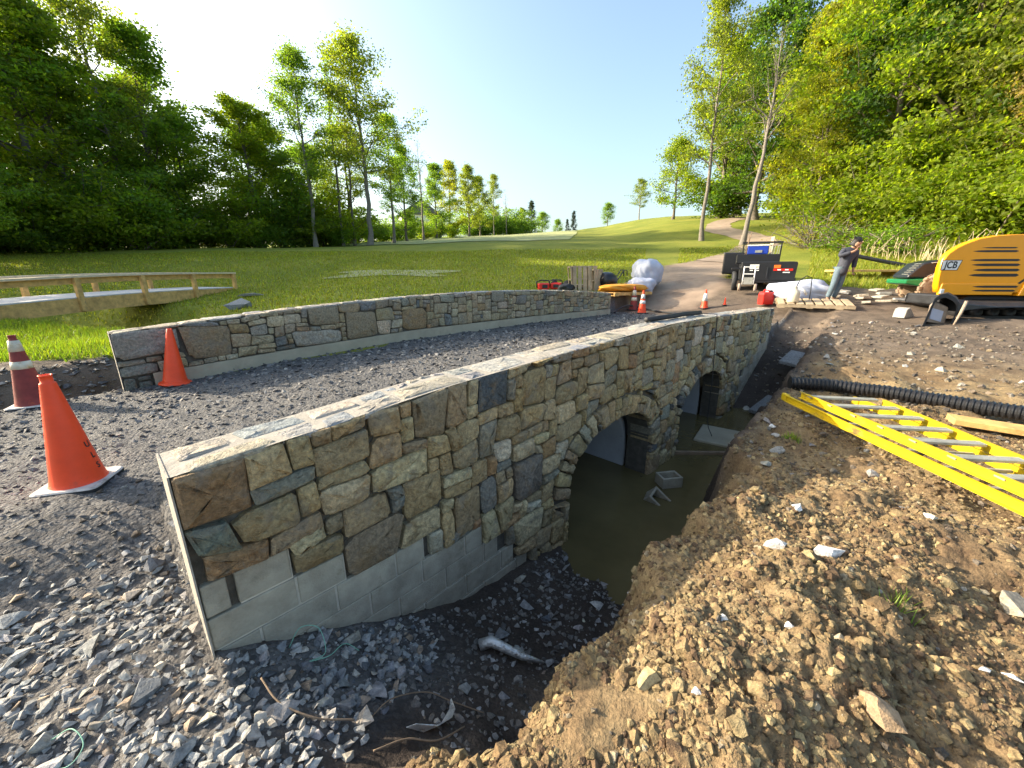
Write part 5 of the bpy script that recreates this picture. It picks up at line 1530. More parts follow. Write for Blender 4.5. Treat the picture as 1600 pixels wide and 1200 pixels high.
def make_bush(name, seed, h, rx, nleaf, ls, sig, nst=9, flat=.8, bark='bark', spread=1.0):
    rg = np.random.default_rng(seed); br = []; anch = []
    for i in range(nst):
        az = i * 2.4 + rg.normal(0, .3); el = R(rg.uniform(35, 85))
        d = np.array([math.cos(az) * math.cos(el) * spread, math.sin(az) * math.cos(el) * spread, math.sin(el)])
        L_ = h * rg.uniform(.6, 1.0); p = [np.zeros(3)]
        for k in range(5): p.append(p[-1] + (d + rg.normal(0, .16, 3)) * L_ / 5)
        br.append((p, np.linspace(.05, .01, 6))); anch += p[1:]
        for s in range(5):
            f = rg.integers(1, 6); dd = d + rg.normal(0, .8, 3); dd /= np.linalg.norm(dd); l2 = rx * rg.uniform(.3, .75)
            q = [p[f], p[f] + dd * l2 * .5, p[f] + dd * l2]; br.append((q, [.02, .013, .006])); anch += q[1:]
    anch = np.array(anch); anch[:, 2] = np.maximum(anch[:, 2], .15)
    bV, bF = tubes(br, 4); limb = np_mesh(name + "_stems", bV, bF, True); limb.materials.append(M[bark])
    lV, lF, lc = leaves(anch, nleaf, ls, sig, rg, flat); lV[:, 2] = np.maximum(lV[:, 2], .02)
    crown = np_mesh(name + "_crown", lV, lF, False, colr=lc); crown.materials.append(M['leaf'])
    return dict(limb=limb, crown=crown, h=h)

K = {}
for i in range(4): K['oak%d' % i] = make_tree('oak%d' % i, 100 + i, 18, .26, .10, 5.0, 24, 19000, .26, .44, nsub=6, flat=.5)
for i in range(3): K['tall%d' % i] = make_tree('tall%d' % i, 120 + i, 21, .25, .30, 5.4, 22, 11500, .26, .52, nsub=7, up0=25, up1=60)
for i in range(3): K['slim%d' % i] = make_tree('slim%d' % i, 140 + i, 22, .24, .34, 4.6, 22, 12500, .25, .46, nsub=7, up0=18, up1=58, bark='bark_pale')
for i in range(2): K['thin%d' % i] = make_tree('thin%d' % i, 150 + i, 20, .17, .45, 2.3, 12, 2200, .24, .36, nsub=6, up0=40, up1=70)
K['dead'] = make_tree('dead', 160, 17, .20, .45, 2.6, 16, 260, .15, .4, nsub=9, up0=40, up1=72, bark='bark_pale')
K['leaning'] = make_tree('leaning', 163, 17, .22, .48, 3.4, 14, 420, .16, .4, lean=(.02, -.02), nsub=10, up0=45, up1=72, bark='bark_pale')
K['round'] = make_tree('round', 165, 9, .17, .22, 3.6, 18, 9500, .22, .42, nsub=7)
for i in range(2): K['conifer%d' % i] = make_tree('conifer%d' % i, 170 + i, 13, .2, .06, 2.6, 34, 7000, .28, .30, nsub=5, up0=5, up1=25, prof='cone', mat='needle')
for i in range(3): K['bush%d' % i] = make_bush('bush%d' % i, 180 + i, 3.6, 2.2, 7500, .19, .36, flat=.55)
for i in range(2): K['low%d' % i] = make_bush('low%d' % i, 190 + i, 1.3, 1.2, 3000, .10, .2, nst=11, spread=1.5)
K['twiggy'] = make_bush('twiggy', 195, 2.6, 1.7, 1500, .10, .30, nst=22, spread=1.2, bark='bark_pale')

def plant(kind, x, y, h, label, group=None, tint=(.10, .15, .022), rz=None, name="tree", cat="tree", wide=1.0, z=None):
    k = K[kind]; s = h / k['h']
    o = empty(name, (x, y, (gz(x, y) if z is None else z) - .12), random.uniform(0, 6.28) if rz is None else rz, label, cat, group)
    o.scale = (s * wide, s * wide, s)
    c = np.array(tint) * random.uniform(.9, 1.1)
    for part in ('trunk', 'limb', 'crown'):
        if k.get(part):
            p = link({'trunk': 'trunk', 'limb': 'branches' if k.get('trunk') else 'stems', 'crown': 'crown' if k.get('trunk') else 'foliage'}[part], k[part], o)
            p.color = (*c, 1)
    return o

def at(a, d):
    """ground position at bearing ratio a (x per metre ahead) and d metres ahead"""
    return a * d, d * 1.035
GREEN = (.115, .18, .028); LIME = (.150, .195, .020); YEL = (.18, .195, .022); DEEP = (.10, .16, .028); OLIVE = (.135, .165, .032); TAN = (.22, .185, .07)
DARK_G = (.050, .095, .020)  # darker leaf tint, varies the trees of the right wood

# --- the wood along the left of the fairway
LW = "trees of the wood on the left"
r_ = random.Random(3)
row = [(-1.50, 26), (-1.33, 27), (-1.17, 29), (-1.05, 31), (-.90, 34), (-.78, 36), (-.66, 39), (-.54, 44), (-.45, 47)]
def zone(a): return 0 if a < -1.02 else (1 if a < -.72 else 2)
LWZ = ["tall leafy tree of the dense wood at the far left behind the footbridge", "tall leafy tree of the left wood between the footbridge and the clear trees", "lower leafy tree of the wood just left of the leaning tree"]
for i, (a, d) in enumerate(row):
    for k in range(3 if a < -.85 else 2):
        aa = a + r_.uniform(-.06, .06); dd = d + 3.0 + k * 5 + r_.uniform(-1.5, 1.5)
        kind = r_.choice(['tall0', 'tall1', 'tall2', 'tall0', 'oak0', 'oak3'])
        big = .88 if a < -.85 else (.64 if a < -.5 else .60)
        x, y = at(aa, dd); zz_ = zone(aa)
        plant(kind, x, y, r_.uniform(18, 22) * big, LWZ[zz_], LW + (", far left", ", middle", ", right end")[zz_], r_.choice([GREEN, DEEP, GREEN, LIME, LIME]), wide=1.25 if a < -.85 else 1.4)
USZ = ["leafy bush at the foot of the wood at the far left behind the footbridge", "leafy bush at the foot of the left wood right of the footbridge", "leafy bush along the lawn edge just left of the leaning tree"]
for i in range(26):
    a = -1.42 + i * .040 + r_.uniform(-.015, .015); d = float(np.interp(a, [-1.4, -.9, -.45, -.36], [26.5, 33, 43, 46])) + r_.uniform(-.6, 2.2)
    x, y = at(a, d); zz_ = zone(a)
    plant('bush%d' % (i % 3), x, y, r_.uniform(2.2, 6.0), USZ[zz_], "undergrowth of the left wood" + (", far left", ", middle", ", right end")[zz_], r_.choice([DEEP, GREEN, LIME, GREEN]), name="bush", cat="bush", wide=1.2)
for i in range(9):
    a = -.42 + i * .034; d = 50 + i * 3.2
    x, y = at(a, d); plant('bush%d' % (i % 3), x, y, r_.uniform(2.5, 4.5), "low bush under the tall trees at the far left edge of the fairway", "bushes under the fairway trees", r_.choice([DEEP, GREEN, LIME]), name="bush", cat="bush", wide=1.3)
# single trees that stand clear
def one(kind, u, d, h, label, tint=GREEN, wide=1.0, rz=None, name="tree", group=None):
    x, y = at((u - 800) / 620, d); return plant(kind, x, y, h, label, group, tint, rz, name, "tree", wide)
one('slim1', 222, 35.5, 21.5, "tall forked tree with an airy crown rising above the left wood", OLIVE, 1.0, 2.5)
one('slim0', 583, 42.5, 19.2, "tallest clear tree on the left with a bare pale trunk and airy crown", OLIVE, 1.25, 1.0)
one('slim1', 500, 41, 17.6, "leaning tree with pale lower trunk left of the tallest tree", GREEN, 1.05, 2.0)
one('thin0', 543, 43.5, 18, "thin dark trunk between the leaning tree and the tallest tree", GREEN, 1.0)
one('thin1', 560, 44.5, 17, "slender twisted tree close behind the tallest tree", OLIVE, 1.0)
one('slim2', 620, 47, 13.5, "shorter airy tree just right of the tallest tree", GREEN, 1.2)
one('oak1', 640, 54, 11.5, "dark round tree right of the tallest tree on the left side", DEEP, 1.0)
one('dead', 666, 58, 13.5, "nearly leafless dead tree rising over the dark trees at mid left", OLIVE, 1.0)
one('oak3', 685, 70, 12, "dark low tree beside the white house", DEEP, 1.0)
one('oak0', 706, 76, 13.5, "yellow leaved tree at the far end of the left tree line", YEL, .9)
one('oak2', 735, 92, 15, "olive rounded tree in the far left tree line", OLIVE, 1.0)
one('oak3', 752, 98, 13.5, "greyish thinly leaved tree in the far left tree line", OLIVE, 1.0)
one('slim1', 773, 104, 15, "far slim tree with a bare pale trunk at the end of the left line", OLIVE, .9)
one('dead', 792, 108, 11, "far leafless tree at the right end of the left line", OLIVE, 1.0)
for i, u in enumerate((742, 760, 778, 796, 812)):
    one('bush%d' % (i % 3), u, 108 + i * 4, 6.5, "dark far thicket at the end of the left tree line", DEEP, 1.3, name="tree", group="far thicket trees")
one('conifer0', 830, 132, 12, "far dark pointed conifer left of the hilltop pair", (.04, .06, .03), .9, name="conifer_tree")
one('oak0', 816, 130, 9.5, "far olive tree beside the dark pointed conifer", OLIVE, 1.0)
one('round', 846, 136, 8, "far small green tree right of the pointed conifer", GREEN, 1.0)
one('round', 869, 140, 6, "far tiny dark tree alone on the ridge", DEEP, 1.0)
one('conifer1', 893, 140, 8.5, "taller conifer of the blue green pair on the ridge", (.03, .05, .035), .9, name="conifer_tree")
one('conifer0', 884, 143, 6.5, "shorter conifer of the blue green pair on the ridge", (.03, .05, .035), .8, name="conifer_tree")
one('round', 944, 118, 6.6, "small round tree alone on the fairway ridge", GREEN, 1.0)
one('slim2', 991, 98, 9.5, "airy multi stemmed tree on the ridge left of the right wood", OLIVE, 1.5)
one('round', 1042, 56, 9.6, "round lime tree with low crown at the near edge of the right wood", LIME, 1.0)
one('slim2', 1089, 33, 17.6, "tall slender tree with straight pale trunk beside the cart path", OLIVE, .85, .6)
one('leaning', 1152, 29, 13.6, "leaning almost leafless tree behind the dark truck", OLIVE, 1.0, 0.0)
# --- the wood on the right
RW = "trees of the sunlit wood on the right"
rowr = [(.50, 50), (.60, 44), (.56, 62), (.70, 37), (.66, 50), (.80, 32), (.76, 42), (.90, 28.5), (.88, 37), (1.0, 26), (.98, 33), (1.1, 24.5), (1.08, 31), (1.2, 23), (1.18, 29), (1.3, 21.5), (1.3, 27), (1.42, 20.5), (1.42, 26), (.84, 50), (.7, 62), (1.0, 44), (1.2, 38), (1.36, 34)]
tints = [LIME, DARK_G, OLIVE, YEL, (.075, .125, .02), LIME, (.11, .13, .03), DARK_G, LIME]
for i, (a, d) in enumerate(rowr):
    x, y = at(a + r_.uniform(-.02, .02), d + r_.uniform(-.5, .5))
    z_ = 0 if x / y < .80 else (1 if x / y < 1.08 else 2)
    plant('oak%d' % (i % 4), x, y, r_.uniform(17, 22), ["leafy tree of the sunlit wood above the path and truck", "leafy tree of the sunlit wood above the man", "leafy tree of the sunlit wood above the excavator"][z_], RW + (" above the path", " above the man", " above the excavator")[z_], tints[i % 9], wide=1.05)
UR = "sunlit bushes at the foot of the right wood"
for i in range(22):
    a = .74 + i * .034 + r_.uniform(-.01, .01); d = float(np.interp(a, [.7, .9, 1.1, 1.3, 1.5], [33, 25.5, 22.2, 19.6, 18.5])) + r_.uniform(-.5, 1.8)
    x, y = at(a, d)
    z_ = 0 if a < .92 else (1 if a < 1.12 else 2)
    plant('bush%d' % (i % 3), x, y, r_.uniform(2.8, 5.2), ["bright leafy bush of the wood edge left of the man", "bright leafy bush of the wood edge between man and excavator", "bright leafy bush of the wood edge above the excavator"][z_], UR + (", left", ", middle", ", right")[z_], r_.choice([LIME, GREEN, LIME]), name="bush", cat="bush", wide=1.15)
one('oak1', 1252, 30, 12, "yellow green tree in front of the right wood above the twiggy shrub", YEL, .9)
one('oak2', 1590, 21, 13, "bronze tinted tree at the right edge above the yellow excavator", TAN, .9)
one('conifer1', 1132, 52, 9, "dark brownish evergreen under the trees at the top of the cart path", (.06, .05, .03), 1.1, name="conifer_tree")
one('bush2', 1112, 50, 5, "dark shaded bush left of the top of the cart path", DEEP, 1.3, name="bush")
x, y = at(.748, 25.5); plant('twiggy', x, y, 2.5, "twiggy olive shrub with bare stems beside the lawn on the right", None, (.17, .15, .04), name="shrub", cat="shrub", wide=1.3)
x, y = at(.905, 21.5); plant('low0', x, y, 1.6, "low rounded dark green shrub behind the man", None, GREEN, name="shrub", cat="shrub", wide=1.5)
# --- trees of the same left wood nearer than the frame, which shade the bridge
NW = "trees of the wood nearer than the left edge of the view"
for i, (x, y, h) in enumerate([(-33, 2.6, 17), (-34, 15.6, 17), (-38, 20.5, 17), (-40, 24, 19), (-44, 12, 12), (-30, -4, 15), (-31, 19, 14.5), (-33, 23.4, 17.5), (-36, 26.5, 19), (-28, 21.5, 11)]):
    plant(['tall0', 'oak1', 'tall2', 'oak3'][i % 4], x, y, h, "tall tree of the wood just outside the left edge of the view", NW, GREEN)
# bare trunks seen in the wood

# ------------------------------------------------------------------ path, fairway
path_pts = [(11.2, 22.8), (13.2, 25.1), (15.6, 27.6), (18.4, 31.2), (19.2, 35.5), (19.3, 39.5), (21.6, 44), (25.2, 48), (31, 53)]
drape("cart_path", polyline_uv(path_pts, [2.3, 2.4, 2.4, 2.3, 2.3, 2.3, 2.2, 2.2, 2.2]), M['path'], .03, 9, 120)
def quad_uv(A, B, C_, D_):
    A, B, C_, D_ = [np.array(q, float) for q in (A, B, C_, D_)]
    def f(U, V_):
        p = ((1 - U) * (1 - V_))[..., None] * A + (U * (1 - V_))[..., None] * B + (U * V_)[..., None] * C_ + ((1 - U) * V_)[..., None] * D_
        w = .5 * np.sin(V_ * 9) * (U - .5) * 2
        return p[..., 0] + w, p[..., 1]
    return f
drape("fairway", quad_uv((-19, 41), (5.5, 41), (24, 150), (-22, 150)), M['fairway'], .05, 40, 120)
drape("tee", quad_uv((-8.8, 19.6), (-3.6, 18.4), (-2.8, 20.2), (-8.4, 21.4)), M['tee'], .03, 30, 14)

# ------------------------------------------------------------------ loose stones, chips, clods
def hull(seed, flat=.6, n=11, rough=.35):
    rgx = np.random.default_rng(seed); bm = bmesh.new()
    for k in range(n):
        p = rgx.normal(0, 1, 3); p /= np.linalg.norm(p); p *= rgx.uniform(1 - rough, 1.0); bm.verts.new((p[0], p[1] * rgx.uniform(.75, 1), p[2] * flat))
    bmesh.ops.convex_hull(bm, input=bm.verts)
    bmesh.ops.delete(bm, geom=[v for v in bm.verts if not v.link_faces], context='VERTS')
    bmesh.ops.triangulate(bm, faces=bm.faces); bm.normal_update()
    V = np.array([v.co[:] for v in bm.verts]); bm.verts.index_update(); F = np.array([[v.index for v in f.verts] for f in bm.faces]); bm.free()
    return V, F
HULL = [hull(300 + i, f_) for i, f_ in enumerate((.35, .42, .5, .55, .62, .7, .3, .45))]
CLOD = [hull(330 + i, f_, 17, .28) for i, f_ in enumerate((.75, .85, .8, .9))]
rock_me = []
for i, (V_, F_) in enumerate(HULL):
    me = np_mesh("rock_shape", V_, F_); me.materials.append(M['rubble']); rock_me.append(me)
def in_view(x, y, z, m=240):
    fw = y * .9624 - (z - H) * .2716; up = y * .2716 + (z - H) * .9624
    ok = fw > .15; fw = np.where(ok, fw, 1)
    u = 800 + 620 * x / fw; v = 600 - 620 * up / fw
    return ok & (u > -m) & (u < 1600 + m) & (v > -m) & (v < 1200 + m)
def scatter(name, shapes, x, y, z, s, mat, cols, sz=None, tilt=.5, sink=.25, seed=0):
    rgx = np.random.default_rng(seed); VV = []; FF = []; CC = []; b = 0
    k = rgx.integers(0, len(shapes), len(x)); yaw = rgx.uniform(0, 6.28, len(x)); tx = rgx.normal(0, tilt * .5, len(x)); ty = rgx.normal(0, tilt * .5, len(x))
    for j, (V_, F_) in enumerate(shapes):
        m = np.where(k == j)[0]
        if not len(m): continue
        P = V_[None] * s[m][:, None, None]
        c, sn = np.cos(yaw[m])[:, None], np.sin(yaw[m])[:, None]
        X_, Y_, Z_ = P[..., 0] * c - P[..., 1] * sn, P[..., 0] * sn + P[..., 1] * c, P[..., 2]
        Z_ = Z_ + X_ * tx[m][:, None] + Y_ * ty[m][:, None]
        P = np.stack([X_ + x[m][:, None], Y_ + y[m][:, None], Z_ + (z[m] + s[m] * (.45 - sink))[:, None]], -1)
        VV.append(P.reshape(-1, 3)); FF.append((F_[None] + (np.arange(len(m)) * len(V_))[:, None, None] + b).reshape(-1, 3)); b += len(m) * len(V_)
        CC.append(np.repeat(cols[m], len(F_), 0))
    me = np_mesh(name, np.vstack(VV), np.vstack(FF), False, colr=np.vstack(CC)); me.materials.append(M[mat])
    return tag(link(name, me), kind="stuff")
def pal_arr(pal, n, rgx):
    w = np.array([p[1] for p in pal], float); c = np.array([p[0] for p in pal])[rgx.choice(len(pal), n, p=w / w.sum())]
    return np.clip(c * rgx.uniform(.75, 1.2, (n, 1)), .01, .9)
def tnxy(t, n): return W0[0] + WD[0] * t + WN[0] * n, W0[1] + WD[1] * t + WN[1] * n

rq = np.random.default_rng(77)
def rocks(count, t0, t1, n0, n1, smin, smax, label, group, ok, pal=PAL_RUB, power=2.2, name="rock", cat="rock", mind=.75):
    placed = []; tries = 0
    while len(placed) < count and tries < count * 40:
        tries += 1
        t = rq.uniform(t0, t1); n = rq.uniform(n0, n1)
        if not ok(t, n): continue
        x, y = tnxy(t, n); s = smin + (smax - smin) * rq.random() ** power
        z = gz(x, y)
        if not in_view(np.array([x]), np.array([y]), np.array([z]), 10)[0]: continue
        if any((x - a) ** 2 + (y - b) ** 2 < (mind * (s + c)) ** 2 for a, b, c in placed): continue
        placed.append((x, y, s))
        o = link(name, rock_me[rq.integers(0, len(rock_me))]); o.location = (x, y, z + s * .18); o.scale = (s, s * rq.uniform(.7, 1), s * rq.uniform(.7, 1.1))
        o.rotation_euler = (rq.normal(0, .25), rq.normal(0, .25), rq.uniform(0, 6.28)); o.color = (*pick(pal, rq), 1)
        tag(o, label, cat, group)
    return placed
free_of_wall = lambda t, n: not (t > -.05 and -.40 < n < .05)
rocks(150, -1.5, .9, -1.5, .75, .030, .10, "loose grey stone on the rubble spread round the near wall end", "loose stones round the near wall end", lambda t, n: free_of_wall(t, n) and (t < .0 or n < .40 + .5 * (.9 - t)) and (n > -.72 - .4 * rq.random()) and t + n * .35 > -1.35)
rocks(74, .75, 3.0, .10, 1.15, .022, .085, "grey stone lying in the dark mud of the trench bed", "stones in the trench mud", lambda t, n: rq.random() < .22 + .78 * (t > 1.35))
rocks(22, 7.6, 12.5, .05, 1.3, .05, .16, "dark stone in the trench beyond the second arch", "stones in the far trench", lambda t, n: True)
rocks(16, 3.0, 8.0, 1.1, 2.4, .03, .085, "small grey stone on the soil bank left of the ladder", "stones on the bank by the ladder", lambda t, n: True)
rocks(18, 7.5, 13.5, 1.4, 5.5, .03, .11, "stone scattered on the bare soil behind the drain pipe", "stones behind the drain pipe", lambda t, n: True)
rocks(12, 14.4, 15.6, -.9, .3, .10, .24, "grey rubble stone piled between the truck and the white sack", "stones piled by the truck", lambda t, n: True, mind=.5)
def rock(x, y, s, shape, colr, label, mat='rubble', sc=(1, .8, .8), rz=0.0, rx=0.0, name="rock", up=.25):
    me = rock_me[shape].copy(); me.materials.clear(); me.materials.append(M[mat])
    o = link(name, me); o.location = (x, y, gz(x, y) + s * up); o.scale = (s * sc[0], s * sc[1], s * sc[2]); o.rotation_euler = (rx, 0, rz); o.color = (*colr, 1)
    return tag(o, label, "rock")
rock(1.35, 1.73, .075, 2, (.74, .70, .64), "white angular stone left of the long white slab on the spoil heap", 'white_stone', rz=.4)
rock(1.62, 1.72, .14, 0, (.74, .71, .66), "long white slab of stone on top of the spoil heap", 'white_stone', (1, .45, .6), -.45)
rock(1.76, 2.14, .085, 0, (.72, .71, .69), "flat white stone at the upper edge of the spoil heap", 'white_stone', (1, .55, .7), .2)
rock(1.11, 1.26, .032, 3, (.72, .70, .66), "white pebble in the middle of the spoil heap", 'white_stone')
rock(.86, 1.30, .034, 4, (.70, .69, .66), "white pebble left of the middle of the spoil heap", 'white_stone')
rock(.63, 1.01, .028, 3, (.80, .79, .77), "bright white pebble right of the tan block on the heap", 'white_stone')
rock(1.82, 1.17, .035, 1, (.72, .72, .72), "left of two pale flakes at the lower right of the heap", 'white_stone', (1, .5, .6))
rock(1.92, 1.16, .04, 1, (.70, .72, .74), "right of two pale flakes at the lower right of the heap", 'white_stone', (1, .4, .6), 2.2)
rock(.49, 1.07, .065, 4, (.44, .34, .18), "square tan stone block on the near crest of the spoil heap", 'rubble', (1, .9, .8), .3, name="stone_block")
rock(2.32, 1.50, .13, 5, (.30, .26, .20), "large grey brown stone at the right edge of the heap", 'rubble', (1, .7, .7), .8)
rock(1.20, .98, .11, 3, (.33, .23, .14), "brown lump of stone low on the heap", 'rubble', (1, .7, .9), 1.9)
rock(2.47, 3.38, .10, 4, (.37, .36, .33), "rounded pale stone on the bank between the trench and ladder", 'rubble')
rock(2.92, 4.25, .15, 0, (.33, .29, .26), "flat pale flagstone tilted at the bank edge by the trench", 'rubble', (1, .4, .5), .9, .3)
rock(2.83, 4.02, .055, 3, (.74, .73, .70), "small white stone at the bank edge by the trench", 'white_stone')
rock(-9.3, 13.7, .62, 5, (.27, .27, .27), "grey boulder on the grass bank below the footbridge end", 'rubble', (1, .7, .75), .3, name="boulder", up=.15)
rock(-10.5, 16.3, .60, 6, (.33, .31, .29), "low flat boulder beside the far end of the footbridge", 'rubble', (1, .6, .6), .2, name="boulder", up=.1)
rock(-10.6, 11.7, .50, 5, (.20, .20, .22), "dark boulder in the stream under the footbridge", 'rubble', (.8, .7, 1.3), .2, name="boulder", up=.3)
rock(-1.50, 1.52, .07, 1, (.30, .27, .24), "brownish flat stone at the foot of the wall end", 'rubble')
rock(-2.05, 1.75, .075, 1, (.34, .29, .24), "light brown flake on the grey soil slope under the large cone", 'rubble', rz=2.0)
rock(-2.30, 1.55, .065, 6, (.30, .28, .26), "thin pale flake on the grey soil slope left of the rubble", 'rubble', rz=1.0)
rock(-2.45, 1.35, .085, 4, (.28, .27, .26), "blocky stone at the left of the rubble spread", 'rubble')
# small stuff
n = 7500; t = rq.uniform(-1.6, 1.0, n); nn_ = rq.uniform(-1.5, .8, n)
ok = ~((t > -.03) & (nn_ > -.4) & (nn_ < .03)) & ((t < 0) | (nn_ < .35 + .5 * (.9 - t))) & (nn_ > -.8 - .5 * rq.random(n) ** 2) & (t + nn_ * .35 > -1.5 + .3 * rq.random(n))
x, y = tnxy(t[ok], nn_[ok]); s = .007 + .034 * rq.random(len(x)) ** 2.2
scatter("rubble_chips", HULL, x, y, gz_arr(x, y), s, 'rubble_c', pal_arr(PAL_RUB, len(x), rq), seed=1)
PAL_SH = [((.075, .075, .08), 24), ((.14, .138, .138), 34), ((.22, .21, .20), 26), ((.32, .295, .26), 16)]
n = 21000; t = rq.uniform(-4.0, 12.5, n) ; nn_ = rq.uniform(-5.1, -.35, n)
keep = (t > 0) | (rq.random(n) < .8 * (nn_ < -1.2) + .25)
x, y = tnxy(t[keep], nn_[keep]); z = gz_arr(x, y); v_ = in_view(x, y, z); x, y, z = x[v_], y[v_], z[v_]
d = np.hypot(x, y); kp = rq.random(len(x)) < np.clip(6.5 / d, .35, 1); x, y, z, d = x[kp], y[kp], z[kp], d[kp]
s = (.009 + .026 * rq.random(len(x)) ** 3) * np.clip(d / 4, .9, 1.8)
scatter("road_chips", HULL[:2] + HULL[6:], x, y, z, s, 'rubble_c', pal_arr(PAL_SH, len(x), rq), tilt=.6, sink=.3, seed=2)
PAL_CL = [((.17, .115, .060), 30), ((.235, .170, .086), 34), ((.31, .24, .125), 14), ((.115, .074, .043), 20), ((.38, .32, .22), 2)]
M['clod'] = stone_mat("soil_clod", 'col', amt=.3, stain=(.19, .11, .055), gray=(.34, .27, .15), rough=.95, bmp=.6)
n = 80000; t = rq.uniform(-.1, 6.2, n); nn_ = 1.0 + rq.random(n) ** 1.1 * 2.9
t = np.concatenate([t, rq.uniform(-.1, 1.3, 9000)]); nn_ = np.concatenate([nn_, rq.uniform(1.0, 1.75, 9000)]); n = len(t)
x, y = tnxy(t, nn_); z = gz_arr(x, y); v_ = in_view(x, y, z); x, y, z = x[v_], y[v_], z[v_]
cl = fbm(x * 4, y * 4, 91, 2); kp = (cl > -.75 + .5 * rq.random(len(x))) & (rq.random(len(x)) < np.clip(2.6 / np.hypot(x, y), .2, 1)); x, y, z = x[kp], y[kp], z[kp]
s = .005 + .022 * rq.random(len(x)) ** 4
big = rq.random(len(x)) < .012; s = np.where(big, .022 + .03 * rq.random(len(x)), s)
scatter("soil_clods", CLOD, x, y, z, s, 'clod', pal_arr(PAL_CL, len(x), rq), tilt=.3, sink=.5, seed=3)
n = 8000; t = rq.uniform(-2.2, 12.5, n); nn_ = rq.uniform(-2.0, 5.5, n); ok = (nn_ > .1) | ((t < -.05) & (nn_ < -.2))
x, y = tnxy(t[ok], nn_[ok]); z = gz_arr(x, y); v_ = in_view(x, y, z) ; x, y, z = x[v_], y[v_], z[v_]
d = np.hypot(x, y); s = (.006 + .022 * rq.random(len(x)) ** 3) * np.clip(d / 3, .8, 2.2)
PAL_MU = [((.10, .085, .07), 40), ((.17, .14, .11), 30), ((.22, .20, .17), 12), ((.30, .28, .25), 3)]
scatter("soil_pebbles", HULL + CLOD, x, y, z, s, 'clod', pal_arr(PAL_MU, len(x), rq), seed=4)
# shale heaped on the cut at the left of the road
n = 700; t = rq.uniform(-4.5, .6, n); nn_ = rq.uniform(-7.0, -6.35, n); x, y = tnxy(t, nn_)
scatter("shale_heap", HULL[:2] + HULL[6:], x, y, gz_arr(x, y), .02 + .07 * rq.random(n) ** 2.5, 'rubble_c', pal_arr(PAL_SH, n, rq), seed=5)

# ------------------------------------------------------------------ grass blades, reeds
M['blade'] = leaf_mat("grass_blades", .35)
def grass(name, x, y, h, w, col_, seed):
    rgx = np.random.default_rng(seed); n = len(x); z = gz_arr(x, y)
    a = rgx.uniform(0, 6.28, n); lean = rgx.normal(0, .35, (n, 2)); hh = h * rgx.uniform(.5, 1.3, n)
    b1 = np.stack([x + np.cos(a) * w, y + np.sin(a) * w, z - .01], 1); b2 = np.stack([x - np.cos(a) * w, y - np.sin(a) * w, z - .01], 1)
    tp = np.stack([x + lean[:, 0] * hh, y + lean[:, 1] * hh, z + hh], 1)
    V = np.stack([b1, b2, tp], 1).reshape(-1, 3); F = np.arange(3 * n).reshape(n, 3)
    c = np.array(col_) * rgx.uniform(.6, 1.35, (n, 1)) * rgx.uniform(.85, 1.15, (n, 3))
    o = link(name, np_mesh(name, V, F, False, colr=c), None, M['blade']); return tag(o, kind="stuff")
def gmask(x, y):
    i = np.clip(np.searchsorted(gx, x), 0, nx - 1); j = np.clip(np.searchsorted(gy, y), 0, ny - 1)
    return (grassw[j, i] > .5) & (pm[j, i] < .3)
def wedge(n, d0, d1, a0, a1, seed):
    rgx = np.random.default_rng(seed); d = np.sqrt(rgx.uniform(d0 ** 2, d1 ** 2, n)); a = rgx.uniform(a0, a1, n); x = a * d; y = d
    m = gmask(x, y) & (chan_dist(x, y) > 1.25); t_, n_ = tn(x, y)
    m &= ~((n_ > -5.3) & (n_ < .1) & (t_ > -8) & (t_ < 12.4)); return x[m], y[m]
x, y = wedge(60000, 5.5, 12.5, -1.45, -.1, 1); grass("grass", x, y, .13, .010, (.13, .18, .022), 1)
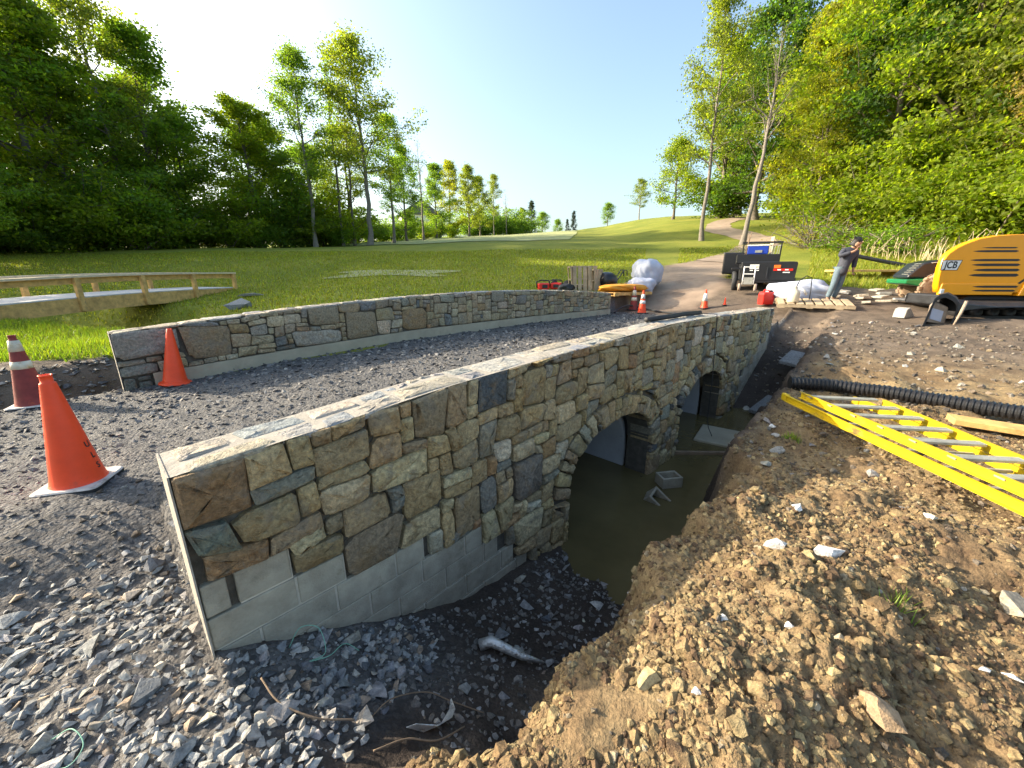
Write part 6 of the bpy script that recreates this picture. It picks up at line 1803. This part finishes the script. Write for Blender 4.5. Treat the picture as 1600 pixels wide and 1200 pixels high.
x, y = wedge(70000, 12.5, 30, -1.4, .32, 2); grass("grass", x, y, .10, .022, (.20, .22, .026), 2)
x, y = wedge(34000, 13.5, 27, .72, 1.4, 3); grass("grass", x, y, .20, .022, (.21, .23, .032), 3)
x, y = wedge(9000, 15, 30, .40, .62, 5); grass("grass", x, y, .10, .022, (.20, .22, .026), 5)
# tall dry stems in front of the right wood
M['reed'] = simple("dry_reed", (.52, .42, .25), .9, var=.25, scale=8, bmp=0)
mb = MB()
for k in range(150):
    a = r3.uniform(.80, 1.30); d = float(np.interp(a, [.8, 1.0, 1.3], [23.5, 19.5, 17.5])) + r3.uniform(-1.2, 1.2); x, y = a * d, d; z = gz(x, y); h = r3.uniform(.5, 1.3); dx, dy = r3.uniform(-.8, .8), r3.uniform(-.4, .4)
    P = [(x, y, z - .05), (x + dx * .15 * h, y + dy * .15, z + h * .6), (x + dx * .5 * h, y + dy * .4, z + h * r3.uniform(.8, 1.0))]
    if r3.random() < .5: P.append((x + dx * 1.1 * h, y + dy * .6, z + h * r3.uniform(.25, .7)))
    mb.tube(P, [.018] * (len(P) - 1) + [.008], 4, cap=False)
tag(mb.build("dry_reeds", M['reed']), kind="stuff")
def tuft(x, y, h, n, label, seed):
    rgx = np.random.default_rng(seed); xx = x + rgx.normal(0, .04, n); yy = y + rgx.normal(0, .03, n)
    o = grass("grass_tuft", xx, yy, h, .004, (.16, .22, .04), seed); del o["kind"]; return tag(o, label, "grass tuft")
tuft(1.73, 1.43, .07, 40, "small tuft of grass growing on the spoil heap", 11)
tuft(2.83, 3.72, .07, 120, "green weed tuft beside grey stones on the bank by the trench", 12)

n = 1500; t = rq.uniform(.6, 2.9, n); nn_ = rq.uniform(.06, 1.1, n); x, y = tnxy(t, nn_)
scatter("trench_stones", HULL, x, y, gz_arr(x, y), .008 + .03 * rq.random(n) ** 2.2, 'rubble_c', pal_arr([((.13, .12, .11), 40), ((.20, .185, .17), 30), ((.30, .29, .28), 14)], n, rq), sink=.4, seed=6)
